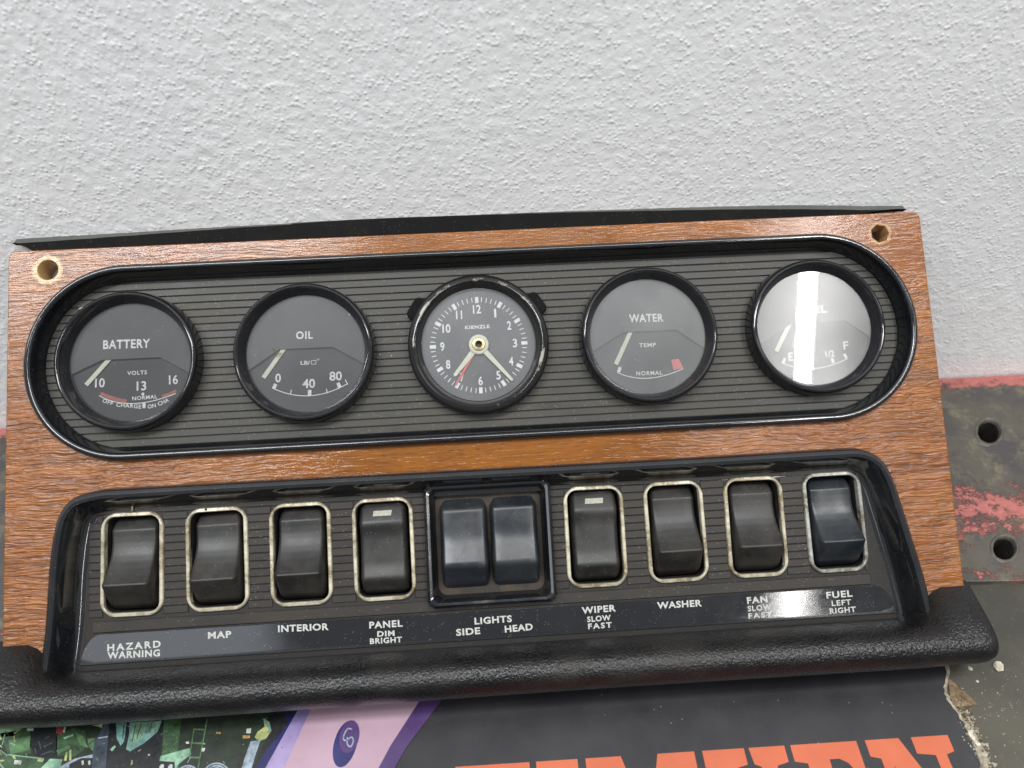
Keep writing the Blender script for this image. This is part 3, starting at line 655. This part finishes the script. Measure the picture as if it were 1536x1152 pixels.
# ---- gauges
GX = [-150.3, -75.6, -.7, 73.8, 148.4]; GY = -49.9
M['glass_b'] = m_glass('battery gauge glass', .020, .008, .35); M['glass_o'] = m_glass('oil gauge glass', .030, .020, .40); M['glass_w'] = m_glass('water gauge glass', .050, .055, .38)
def gauge(i, name, label, glassmat):
    cx, cy = GX[i], GY
    m_ = MB(); m_.loft(lathe([(30.5,-5.6),(30.4,-2.5),(30.0,.2),(29.75,1.0),(29.4,1.7),(28.95,2.2),(28.4,2.4),(27.9,2.15),(27.5,1.4),(26.8,0),(25.9,-2.2),(25.4,-3.6),(25.2,-5.0)], n=120))
    g = m_.build(name, M['bezel'], D, label=label); g.location = (cx*S, cy*S, 0)
    def sub(nm, mb_, mat, **k):
        mb_.v = [(a-cx, b-cy, c) for a, b, c in mb_.v]; return mb_.build(nm, mat, g, **k)
    d = MB(); d.add(lift(circ(cx, cy, 25.5, 72), -5.1), [tuple(range(72))]); sub('dial', d, M['dial'], smooth=False)
    q = MB(); q.add(lift(circ(cx, cy, 25.5, 72), -3.2), [tuple(range(72))]); sub('glass', q, glassmat, smooth=False)
    return g, sub, cx, cy
ZD = -5.04; ZM = -3.9
def maskplate(sub, cx, cy, P4):     # upper cover plate: half disc above the folded edge
    p4 = [U(*q, z=ZM) for q in P4]
    aL = math.atan2(p4[0][1]-cy, p4[0][0]-cx); aR = math.atan2(p4[3][1]-cy, p4[3][0]-cx)
    if aL < 0: aL += 2*math.pi
    arc = [(cx+25.35*math.cos(aR+(aL-aR)*k/40), cy+25.35*math.sin(aR+(aL-aR)*k/40)) for k in range(41)]
    L = arc+[p4[1], p4[2]]
    v, f = slab([L], -4.4, ZM-.03, .08); m_ = MB(); m_.add(v, f); sub('cover_plate', m_, M['mask'], smooth=False)
def arcpts(a, b, c, z, n=18):        # smooth curve through three photo points
    P_ = [np.array(U(*q, z=z)) for q in (a, b, c)]; out = []
    for k in range(n+1):
        t = k/n; q = P_[0]*(2*(t-.5)*(t-1))+P_[1]*(-4*t*(t-1))+P_[2]*(2*t*(t-.5)); out.append(q)
    return out
def tx(m_, s_, a, b, z, cap, bold=.012, spacing=1., mi=0): text(m_, s_, U(*a, z=z), U(*b, z=z), z, cap, bold+.014, spacing, mi)
def ndl(sub, a, b, wd=1.9):
    z = -4.5; A_ = np.array(U(*a, z=z)); B_ = np.array(U(*b, z=z)); d = B_-A_; n = np.array([-d[1], d[0]])/np.linalg.norm(d)*wd/2
    A_ = A_-d/np.linalg.norm(d)*2.0
    v, f = slab([[tuple(A_+n*.95), tuple(A_-n*.95), tuple(B_-n), tuple(B_+n)]], z-.2, z, .05); m_ = MB(); m_.add(v, f); sub('needle', m_, M['needle'], smooth=False)
def blk(m_, c, ang, w_, h_, z, mi=0):
    c = np.array(U(*c, z=z)); e = np.array([math.cos(R(ang)), math.sin(R(ang))]); m_.quad(c-e*h_/2, c+e*h_/2, w_, z, mi)

# battery
g, sub, cx, cy = gauge(0, 'gauge', 'battery voltmeter gauge, leftmost', M['glass_b'])
maskplate(sub, cx, cy, [(112,561),(153,540),(240,536),(276,558)])
m_ = MB(); z = ZM+.03; tx(m_, 'BATTERY', (154.5,523.3), (225,521), z, 3.6, .012, 1.1)
z = ZD; tx(m_, 'VOLTS', (191,562.8), (220.5,561), z, 1.6, .006, 1.15); tx(m_, '10', (142.4,580.8), (157,580.5), z, 3.7, .004); tx(m_, '13', (205,585.6), (219.4,584.9), z, 3.7, .004); tx(m_, '16', (253.5,576.3), (267,575.5), z, 3.7, .004)
tx(m_, 'NORMAL', (198.6,600.5), (236,597.3), z, 1.55, .006, 1.1); tx(m_, 'OFF', (153,603), (168.5,608.2), z, 1.6, .006, 1.1); tx(m_, 'CHARGE', (174,609.6), (211.5,613), z, 1.6, .006, 1.1); tx(m_, 'ON', (222,613), (234,610.6), z, 1.6, .006); tx(m_, 'CHA', (238,609), (254,602), z, 1.6, .006)
sub('lettering', m_, M['print'], smooth=False)
m_ = MB(); m_.stroke(arcpts((148.6,593.4),(200,605.3),(264,590), ZD), .35, ZD, 0); blk(m_, (216,608), 88, 1.3, 2.4, ZD+.01); blk(m_, (214.3,591), 88, 1.1, 1.1, ZD+.01)
m_.stroke(arcpts((151,590),(170,597.6),(190,601.8), ZD), 1.5, ZD-.01, 1); m_.stroke(arcpts((243,594.5),(256,590),(264,585.5), ZD), 1.2, ZD-.01, 1)
sub('scale', m_, [M['print'], M['redprint']], smooth=False); ndl(sub, (163,539.6), (129,577.5))
# oil
g, sub, cx, cy = gauge(1, 'gauge', 'oil pressure gauge, second from the left', M['glass_o'])
maskplate(sub, cx, cy, [(384,552),(419,524),(499,520.5),(538,544)])
m_ = MB(); tx(m_, 'OIL', (444,508.3), (469.3,507.6), ZM+.03, 3.1, .014, 1.15); z = ZD
tx(m_, 'LB/', (451,547.2), (465,546.6), z, 1.6, .004); tx(m_, '0', (413,573.3), (421.4,573), z, 3.6, .004); tx(m_, '40', (453.7,582), (472.8,581.2), z, 3.7, .004); tx(m_, '80', (494.3,570.8), (513,570), z, 3.7, .004)
sq = [U(467,546.4,z=z), U(474,546.2,z=z), U(474,540.8,z=z), U(467,541,z=z)]
for k in range(4): m_.quad(sq[k], sq[(k+1)%4], .22, z)
for u in (476, 478.3): m_.quad(U(u,540.5,z=z), U(u,538,z=z), .22, z)
sub('lettering', m_, M['print'], smooth=False)
m_ = MB(); m_.stroke(arcpts((408.5,582),(464.4,593.6),(521.4,575.5), ZD), .35, ZD)
blk(m_, (412,579.5), 63, 1.5, 2.2, ZD+.01); blk(m_, (464.4,589.4), 88, 1.5, 2.6, ZD+.01); blk(m_, (508.5,578), 112, 1.5, 2.4, ZD+.01)
blk(m_, (436.3,588.2), 75, .4, 2., ZD+.01); blk(m_, (490.3,586.5), 101, .4, 2., ZD+.01); blk(m_, (519.7,573), 116, .4, 2.4, ZD+.01)
sub('scale', m_, M['print'], smooth=False); ndl(sub, (424,525.7), (395,566.7))
# water
g, sub, cx, cy = gauge(3, 'gauge', 'water temperature gauge, second from the right', M['glass_w'])
maskplate(sub, cx, cy, [(902,524),(934.6,498.6),(1014.4,494.4),(1048,520)])
m_ = MB(); tx(m_, 'WATER', (944,483.3), (995.3,482), ZM+.03, 3.4, .010, 1.1); z = ZD
tx(m_, 'TEMP', (958.9,520.8), (983.9,520), z, 1.7, .006, 1.15); tx(m_, 'NORMAL', (954.7,563.2), (993.6,561.9), z, 1.7, .004, 1.2)
sub('lettering', m_, M['print'], smooth=False)
m_ = MB(); m_.stroke(arcpts((925.5,558.5),(972,567.3),(1024.9,552.8), ZD), .35, ZD); blk(m_, (929,554.5), 66, 1.4, 2.3, ZD+.01)
m_.add([(*U(*q, z=ZD+.02), ZD+.02) for q in [(1006.8,539.6),(1018,538),(1024.9,551.7),(1010.3,555)]], [(0,1,2,3)], 1)
sub('scale', m_, [M['print'], M['redhand']], smooth=False); ndl(sub, (945,499.7), (923.8,546.5))
# fuel
g, sub, cx, cy = gauge(4, 'gauge', 'fuel gauge with a bright reflection across its glass, rightmost', M['glass_fuel'])
maskplate(sub, cx, cy, [(1158,511),(1186,486),(1268,481),(1302,505)])
m_ = MB(); tx(m_, 'FUEL', (1198,470.5), (1240.6,468.4), ZM+.03, 3.2, .012, 1.1); z = ZD
tx(m_, 'F', (1265.6,524.3), (1273,524), z, 3.5, .006); tx(m_, 'E', (1183,541), (1190,540.8), z, 3.5, .006); tx(m_, '1/2', (1239,536), (1252,534.5), z, 2.7, .004)
sub('lettering', m_, M['print'], smooth=False)
m_ = MB(); m_.stroke(arcpts((1172,543.5),(1219,553),(1271,538), ZD), .35, ZD); blk(m_, (1249,541), 104, 1.2, 2.3, ZD+.01); blk(m_, (1268,534), 116, 1.2, 2.3, ZD+.01); blk(m_, (1176,541), 66, 1.2, 2.3, ZD+.01)
sub('scale', m_, M['print'], smooth=False); ndl(sub, (1182.8,489.4), (1164.5,526.9))

# ---- clock
def build_clock():
    cx, cy = GX[2], GY
    m_ = MB(); m_.loft(lathe([(30.9,-5.6),(30.8,-2.5),(30.4,-.4),(29.6,.5),(28.9,.8),(28.3,1.2),(27.6,1.3),(26.9,.8),(26.0,-.6),(25.2,-2.4),(24.7,-3.2),(24.6,-5.2)], n=120))
    c = m_.build('clock', M['clockbezel'], D, label='round analogue clock with scuffed bezel, middle of the gauge row'); c.location = (cx*S, cy*S, 0)
    def sub(nm, mb_, mat, **k): return mb_.build(nm, mat, c, **k)
    zd = -4.6
    d = MB(); d.add(lift(circ(0,0,24.75,72), zd), [tuple(range(72))]); sub('dial', d, M['clockdial'], smooth=False)
    m_ = MB()
    for k in range(60):
        a = R(90-k*6-.3); e = np.array([math.cos(a), math.sin(a)])
        if k % 5 == 0: m_.quad(e*18.7, e*21.4, 1.5, zd+.05)
        else: m_.quad(e*19.1, e*21.2, .34, zd+.05)
    sub('minute_track', m_, M['print'], smooth=False)
    m_ = MB()
    for k in range(1, 13):
        a = R(90-k*30); s_ = str(k); rr_ = 15.9; px, py = rr_*math.cos(a), rr_*math.sin(a); w_ = 3.5 if k > 9 else 1.9
        if k == 1: w_ = .9
        if k == 11: w_ = 2.7
        text(m_, s_, (px-w_/2, py-1.8), (px+w_/2, py-1.8), zd+.05, 3.6, .02)
    text(m_, 'KIENZLE', (-5.6, 7.3), (5.2, 7.3), zd+.05, 1.4, .03, 1.15)
    sub('lettering', m_, M['print'], smooth=False)
    def hand(nm, ang, L, w0, w1, z, mat):
        e = np.array([math.cos(R(ang)), math.sin(R(ang))]); n = np.array([-e[1], e[0]])
        v, f = slab([[tuple(e*1.5+n*w0/2), tuple(e*1.5-n*w0/2), tuple(e*(L-.6)-n*w1/2), tuple(e*L), tuple(e*(L-.6)+n*w1/2)]], z-.18, z, .05)
        q = MB(); q.add(v, f); sub(nm, q, mat, smooth=False)
    hand('hour_hand', 232.0-2.5, 17.6, 2.6, 1.5, -3.6, M['needle'])
    hand('minute_hand', 312.0-2.0, 21.8, 2.4, 1.2, -3.2, M['needle'])
    hand('alarm_hand', 240.3-2.5, 20.6, 1.5, .7, -4.0, M['redhand'])
    q = MB(); q.loft(lathe([(4.4,-4.5),(4.3,-3.0),(4.0,-2.8),(2.9,-2.8),(2.75,-3.0)], n=48)); sub('hub_boss', q, M['needle'])
    q = MB(); q.loft(lathe([(2.9,-3.4),(2.8,-2.4),(2.5,-2.2),(1.6,-2.2),(1.4,-3.0),(1.4,-4.4)], n=40)); sub('hub', q, M['brass'])
    gl = MB(); outer = lift(circ(0,0,24.9,72), -2.6); inner = lift(circ(0,0,3.2,72), -2.5); gl.loft([inner, outer]); sub('glass', gl, M['glass'], smooth=False)
    for a in (147, 33):       # mounting lugs
        q = MB(); e = (31.0*math.cos(R(a)), 31.0*math.sin(R(a))); v, f = slab([rrect(0,0,5.2,3.2,2.4,6)], -5.6, -2.6, .5)
        ca, sa = math.cos(R(a-90)), math.sin(R(a-90)); q.add([(e[0]+x*ca-y*sa, e[1]+x*sa+y*ca, zz) for x, y, zz in v], f); sub('mounting_lug', q, M['rubber'])
build_clock()

# ---- lower moulding and its floor
lowr = None
SWX = [-150.4,-115.2,-80.3,-45.4,45.0,79.9,114.8,149.8]; SWY = -135.3
def build_lower():
    global lowr
    prof = [(0,-.6),(0.05,1.6),(.5,3.8),(1.4,5.3),(2.7,5.9),(4.0,5.5),(4.9,4.2),(5.8,1.5),(7.4,-3.4),(8.3,-5.0),(9.6,-5.85),(11,-6.0)]
    m_ = MB(); m_.loft([[(q[0], q[1], z) for q in inset(SURc, d)] for d, z in prof], closed=False)
    lowr = m_.build('switch_moulding', M['rim'], D)
    out = [tuple(q) for q in inset(SURc, 7)]
    holes = [rrect(x, SWY, 11.3, 19.6, 4, 5) for x in SWX]+[rrect(-.3,-135,24.6,23.4,3,5)]
    v, f = slab([out]+holes, -8.5, -6.0, 0); mk('backing', v, f, M['groove'], lowr, smooth=False)
    pitch = 3.24; n = 14; y0 = -112.9
    for k in range(n):
        y = y0-k*pitch; wdt = pitch-.24
        xl, xr = (-168.5 if k > 1 else -166+k), 161.5
        cuts = []
        if -136.2-21 < y < -134.2+21: cuts += [(x-12.4, x+12.4) for x in SWX if abs(y-SWY) < 21]
        if abs(y+135) < 25.5: cuts.append((-27, 26.4))
        cuts.sort(); segs = []; x = xl
        for a, b in cuts: segs.append((x, a)); x = b
        segs.append((x, xr))
        zt = -5.5+random.uniform(-.06,.04)
        for a, b in segs:
            q = MB(); q.box(a, b, y-wdt/2, y+wdt/2, -6.05, zt, .2); q.build('rib', M['riblow'], lowr, smooth=False)
build_lower()

# ---- printed label strip
def build_labels():
    L = fillet([(-172,-175.3),(-170.4,-169),(-166.3,-163.2),(0,-163.5),(166.5,-163.3),(170.5,-168),(173,-175.3)], 3.2, 5)
    v, f = slab([[tuple(q) for q in L]], -6.3, -5.1, .15)
    st = mk('label_strip', v, f, M['strip'], D)
    # flat raised band between ribs and strip
    q = MB(); q.box(-167, 163, -162.7, -158.2, -6.05, -5.3, .25); q.build('border_band', M['riblow'], lowr, smooth=False)
    m_ = MB(); z = -5.05
    def t(s_, a, b, cap, sp=1.08, bold=.018): tx(m_, s_, a, b, z, cap, bold, sp)
    B = 2.55
    t('HAZARD', (161,976.5), (241,970.5), B, 1.35); t('WARNING', (161,988), (240,984), B, 1.15)
    t('MAP', (312,958), (347,956), B, 1.15); t('INTERIOR', (417,948), (493,944.5), B, 1.1)
    t('PANEL', (554,942.5), (604,939.5), B, 1.15); t('DIM', (566,955), (592,953.5), 2.1, 1.15, .018); t('BRIGHT', (555,965.8), (603,963), 2.1, 1.15, .018)
    t('LIGHTS', (712,936.5), (768,932.5), B, 1.12); t('SIDE', (684.5,953.5), (720.5,950.5), B, 1.1); t('HEAD', (757.5,948.5), (799.5,944.5), B, 1.1)
    t('WIPER', (873,920.5), (924,916.5), B, 1.12); t('SLOW', (881,933), (916.5,930), 2.1, 1.15, .018); t('FAST', (882.5,943.5), (918,941), 2.1, 1.3, .018)
    t('WASHER', (986,913), (1053,909), B, 1.1)
    t('FAN', (1121,905.5), (1151.5,903), B, 1.2); t('SLOW', (1122,917), (1157.5,914), 2.1, 1.15, .014); t('FAST', (1123,928), (1158.5,925), 2.1, 1.3, .014)
    t('FUEL', (1240,897.5), (1279,894.5), B, 1.15, .018); t('LEFT', (1248,909), (1277,906.5), 2.1, 1.15, .012); t('RIGHT', (1245,920.5), (1284,917.5), 2.1, 1.15, .014)
    m_.build('lettering', M['label'], st, smooth=False)
build_labels()

# ---- rocker switches
def rocker_mesh(kind):
    # side profile: distance down from the top edge, height
    if kind == 'down': pr = fillet([(-.3,-15),(0,-9.6),(5.2,-6.1)]+[(5.2+21.6*q, -6.1+9.0*q**2.1-.9*math.sin(math.pi*q)) for q in (.12,.24,.36,.48,.6,.72,.84,.94)]+[(26.8,2.9),(36.0,-5.4),(38.2,-9.5),(38.4,-15)], [0,1.2,.6]+[.8]*8+[1.2,2.5,1.,0], 4)
    elif kind == 'up': pr = fillet([(-.2,-15),(0,-6.8),(1.5,-5.6),(8.2,-2.2),(13,-3.8),(26,-3.8),(31.0,-2.0),(36.8,-6.4),(38.2,-9.5),(38.4,-15)], [0,.6,1,1.6,6,6,1.6,1.5,1,0], 5)
    else: pr = fillet([(-.3,-15),(0,-9.0),(4.6,-3.6),(16,-3.2),(27.6,.6),(36.6,-6.2),(38.2,-10),(38.4,-15)], [0,1.2,1.4,4,1.8,2.5,1,0], 5)
    hw = 10.5; loops = []
    for t, z in pr:
        zz = lambda d: max(-15., z-d) if z > -15 else -15.
        row = [(-hw, -15.), (-hw+.3, min(zz(4.5), z)), (-hw+.9, zz(2.0)), (-hw+1.3, zz(.9)), (-hw+1.9, zz(.25)), (-hw+2.7, z), (-4, z), (0, z), (4, z), (hw-2.7, z), (hw-1.9, zz(.25)), (hw-1.3, zz(.9)), (hw-.9, zz(2.0)), (hw-.3, min(zz(4.5), z)), (hw, -15.)]
        # rounded plan corners
        e = min(t, 38.4-t); k = 1.-(max(0, 3.0-e)/3.0)**2*.16 if e < 3 else 1.
        loops.append([(x*k, 19.2-t, a) for x, a in row])
    return loops
def frame_loops(W, Hh, iw, ih, r_out, r_in, bul=1.1, n=8):
    def outer(d):
        P_ = rrect(0, 0, W-bul-d, Hh-bul-d, r_out-d*.6, n); out = []
        for x, y in P_:
            fx = bul*max(0, 1-(y/(Hh))**2)*np.sign(x)*min(1, abs(x)/(W*.6)); fy = bul*max(0, 1-(x/(W))**2)*np.sign(y)*min(1, abs(y)/(Hh*.6))
            out.append((x+fx, y+fy))
        return out
    inn = lambda d: rrect(0, 0, iw-d, ih-d, r_in-d*.5, n)
    return outer, inn
def make_switch(kind, gloss=False, frame='frame'):
    outer, inn = frame_loops(13.6, 21.8, 11.3, 19.8, 5.6, 4.0, 1.2)
    m_ = MB(); m_.loft([lift(outer(0), -5.9), lift(outer(0.02), -5.0), lift(outer(.35), -4.55), lift(inn(-.3), -4.35), lift(inn(-.05), -4.6), lift(inn(.0), -6.2), lift(inn(.05), -7.5)])
    s_ = m_.build('rocker_switch', M[frame], D)
    q = MB(); q.loft([lift(inn(.08), -7.2), lift(inn(.1), -15.2)]); q.add(lift(inn(.1), -15.2), [tuple(range(len(inn(.1))))]); q.build('switch_body', M['well'], s_)
    q = MB(); q.loft(rocker_mesh(kind), closed=False); q.build('rocker', M['rock_gloss' if gloss else 'rock_matte'], s_, sharp=50)
    if kind == 'up':
        q = MB(); v, f = slab([[(-3.9,-1.3),(3.9,-1.3),(4.2,1.2),(-3.6,1.2)]], 0, .35, .08)
        a = math.atan2(3.4, 6.7); q.add([(x, 19.2-4.1+y*math.cos(a)-zz*0, -4.28-y*math.sin(a)+zz) for x, y, zz in v], f); q.build('marker', M['marker'], s_, smooth=False)
    return s_
def copy_tree(o, parent):
    c = o.copy(); C.objects.link(c); c.parent = parent
    for ch in [x for x in bpy.data.objects if x.parent == o]: copy_tree(ch, c)
    return c
down = make_switch('down'); upk = make_switch('up'); gl_ = make_switch('down', True, 'frame_grey')
spec = [(0,down,'hazard warning rocker switch, pressed down',False),(1,down,'map light rocker switch',True),(2,down,'interior light rocker switch',True),(3,upk,'panel light rocker switch with white marker',False),
        (4,upk,'wiper rocker switch with white marker',True),(5,down,'washer rocker switch',True),(6,down,'fan rocker switch',True),(7,gl_,'glossy fuel tank rocker switch, rightmost',False)]
for i, src, lab, cp in spec:
    o = copy_tree(src, D) if cp else src
    o.location = (SWX[i]*S, SWY*S, 0); o['label'] = lab; o.rotation_euler = (0, 0, R(random.uniform(-.5,.5)))
q = MB(); q.box(-.35, .35, 21.8, 24.2, -5.6, -4.6, .15); q.build('moulding_nib', M['frame'], down, smooth=False)
# double light switch in its own deep black surround
def build_lights():
    cx, cy = -.4, -135.0
    m_ = MB(); RL = lambda d, r: rrect(0, 0, 27.3-d, 26.2-d, r, 8)
    m_.loft([lift(RL(0,3.5), -6.0), lift(RL(.1,3.5), -3.2), lift(RL(.6,3.2), -1.8), lift(RL(1.5,3.0), -1.2), lift(RL(2.5,3.), -1.5), lift(RL(3.2,3.2), -3.2), lift(RL(4.0,3.6), -7.6), lift(RL(4.6,3.8), -8.8)])
    s_ = m_.build('light_switch_surround', M['rim'], D, label='square black surround holding the two light switches'); s_.location = (cx*S, cy*S, 0)
    q = MB(); q.add(lift(rrect(0,0,22.8,21.6,3.8,8), -8.8), [tuple(range(36))]); q.build('grimy_seat', M['grime'], s_, smooth=False)
    for sx in (-1, 1):
        q = MB(); q.loft([[(x+sx*10.75, y-.3, z) for x, y, z in L] for L in rocker_mesh('mid')], closed=False); q.build('rocker', M['rock_gloss'], s_, sharp=50)
build_lights()

# ---- padded rail
def build_rail():
    X0 = 203.; xs = []; k = 0
    xs = list(np.concatenate([-X0+np.array([0,.25,.9,2.0,3.6,6,9]), np.linspace(-190, 190, 96), X0-np.array([9,6,3.6,2.0,.9,.25,0])]))
    base = [(-178,-14),(-178,-6.2),(-177.3,-2.5),(-176.6,3),(-177,9),(-179,14.2),(-182.5,17.8),(-187,19.3),(-191.5,18.8),(-196,16.2),(-199.6,11.5),(-201.8,5),(-202.4,-3),(-201.5,-10),(-198,-14)]
    base = [(-177+(y+177)*.745, z) for y, z in base[:-2]]+[(-193.4,-9.),(-192.8,-12.)]
    base = [tuple(q) for q in catmull(base, 4)]
    loops = []
    for x in xs:
        ax = abs(x); e = max(0., (ax-(X0-6))/6.); s_ = math.sqrt(max(0., 1-e*e))*.42+.58 if e < 1 else .58
        # ends flare up around the bottom of the board
        up_ = min(1., max(0., (ax-173)/17.)); up_ = up_*up_*(3-2*up_)*14.5
        wob = .3*math.sin(x*.018+1.)
        L = []
        for y, z in base:
            yy = y; zz = z
            tback = min(1, max(0, (y+196)/19.)); fz = 1-min(1, max(0, (z+3)/21.))
            yy = y+up_*tback*fz; cyy, czz = -186., 2.
            # pinch the front at the ends
            yy = cyy+(yy-cyy)*(1 if zz < 0 else (1-.22*(1-s_)/.55*min(1, zz/12.))); zz = zz if zz < 0 else zz*(1-(1-s_)*.9)
            L.append((x, yy+wob*(1 if z > 0 else 0), zz))
        loops.append(L)
    m_ = MB(); m_.loft(loops, closed=True, cap0=True, cap1=True); m_.build('padded_rail', M['leather'], D, sharp=60)
build_rail()

# ---- rubber strip along the top edge
def build_strip():
    tp = [(22,358),(60,355.5),(140,350),(250,342),(360,334),(436,329.5),(446,327.6),(560,321),(700,316),(850,311.5),(1000,308.5),(1120,306.8),(1230,307),(1300,308),(1356,307.5)]
    T = [U(u, v, z=-3.5) for u, v in tp]; T = catmull(T, 5)
    xs = [q[0] for q in T]; L = []
    for q in T:
        x, h = q[0], q[1]; lo = .05
        if x < -190: lo = .05+(-190-x)*.55; 
        if x > 172: lo = .05+(x-172)/21.*max(0, h-2.0)
        lo = min(lo, h-2.6); nick = .35*math.sin(x*.35)*.15
        L.append([(x, lo, -1.2), (x, h-2.5+nick, -2.6), (x, h+.1+nick, -4.6), (x, h+.3, -8.5), (x, h-.8, -9.6), (x, lo, -5.0)])
    m_ = MB(); n = 6; v = [q for l in L for q in l]; 
    for a in range(len(L)-1):
        for i in range(n):
            j = (i+1) % n
            m_.add([v[a*n+i], v[a*n+j], v[(a+1)*n+j], v[(a+1)*n+i]], [(0,3,2,1)], 1 if i in (1,2) else 0)
    m_.add(L[0], [tuple(range(n))]); m_.add(L[-1], [tuple(range(n-1,-1,-1))])
    m_.build('rubber_strip', [M['rubber'], M['rubber_top']], D, smooth=False)
build_strip()

# ---- small damage and litter on the panel
def shard(name, u, v, zp, r, mat, parent, seed, th=.35, st=(1., 1.), rz=0.):
    g = np.random.default_rng(seed); x, y = U(u, v, z=zp); n = 6; b = []
    for i in range(n):
        a = 2*math.pi*i/n+g.normal(0, .25); q = r*(1+g.normal(0, .25)); px, py = q*math.cos(a)*st[0], q*math.sin(a)*st[1]
        b.append((px*math.cos(rz)-py*math.sin(rz), px*math.sin(rz)+py*math.cos(rz)))
    vs = [(px, py, 0) for px, py in b]+[(px*.6, py*.6, th*(1+g.normal(0, .2))) for px, py in b]
    o = mk(name, vs, [tuple(range(n-1, -1, -1)), tuple(range(n, 2*n))]+[(i, (i+1)%n, n+(i+1)%n, n+i) for i in range(n)], mat, parent, smooth=False)
    if parent is not None: o.location = (x*S, y*S, zp*S)
    else: o.matrix_world = PANEL @ Matrix.Translation((x*S, y*S, zp*S))
    return o
shard('enamel_chip', 121, 462, 1.9, .75, M['paper'], D, 1, .2, (1.3,.6), .5)
shard('enamel_chip', 1237, 585, 1.2, .45, M['paper'], D, 2, .2)
shard('enamel_chip', 524, 471, 1.4, .5, M['paper'], D, 3, .15, (.6,1.2), .4)
shard('frame_chip', 309, 764.5, -4.45, .75, M['groove'], D, 5, .15, (1., .9), .6)
shard('frame_chip', 572, 748.5, -4.4, .6, M['paper'], D, 8, .12, (1.2, .8), .0)
tag(shard('crumb', 570, 532, -5.4, .38, M['stone'], None, 11, .4), 'left of two tiny white crumbs on the ribbed strip beside the oil gauge', 'crumb')
tag(shard('crumb', 587, 533.5, -5.4, .33, M['stone'], None, 12, .4), 'right of two tiny white crumbs on the ribbed strip beside the oil gauge', 'crumb')
tag(shard('crumb', 1083, 393, -5.4, .8, M['crumb'], None, 13, .5, (1.6,.8)), 'brown crumb on the ribs above and left of the fuel gauge', 'crumb')
tag(shard('crumb', 331, 742, -1.5, .5, M['stone'], None, 14, .5), 'tiny white crumb on the moulding above the map switch', 'crumb')
def fibre():
    q = MB(); P_ = [U(u, v, z=-3.1) for u, v in ((409,521),(413,527),(418,531),(423,530))]; q.stroke([tuple(a) for a in catmull(P_, 4)], .28, -3.05); P2 = [U(u, v, z=-3.1) for u, v in ((418,524),(416,530),(415,535))]; q.stroke([tuple(a) for a in catmull(P2, 3)], .24, -2.98)
    v = [(a, b, c) for a, b, c in q.v]+[(a, b, c+.2) for a, b, c in q.v]; n = len(q.v); f = q.f+[tuple(i+n for i in reversed(k)) for k in q.f]
    o = mk('plant_fibre', v, f, M['crumb'], None, smooth=False); o.matrix_world = PANEL; tag(o, 'tiny brown plant fibre caught on the oil gauge glass by the needle', 'fibre')
fibre()

# consistent outward normals on every built mesh
import bmesh
for o in list(bpy.data.objects):
    if o.type == 'MESH' and o.name.split('.')[0] not in ('wall', 'glass') and not o.data.get('_n'):
        b = bmesh.new(); b.from_mesh(o.data)
        if o.name.split('.')[0] in ('lettering','scale','dial','minute_track','machinery_picture','roundel','pink_band','lilac_border','blue_border','purple_border','grimy_seat'):
            for f in b.faces:
                if f.normal.z < -.2: f.normal_flip()
        else: bmesh.ops.recalc_face_normals(b, faces=b.faces)
        b.to_mesh(o.data); b.free(); o.data['_n'] = 1
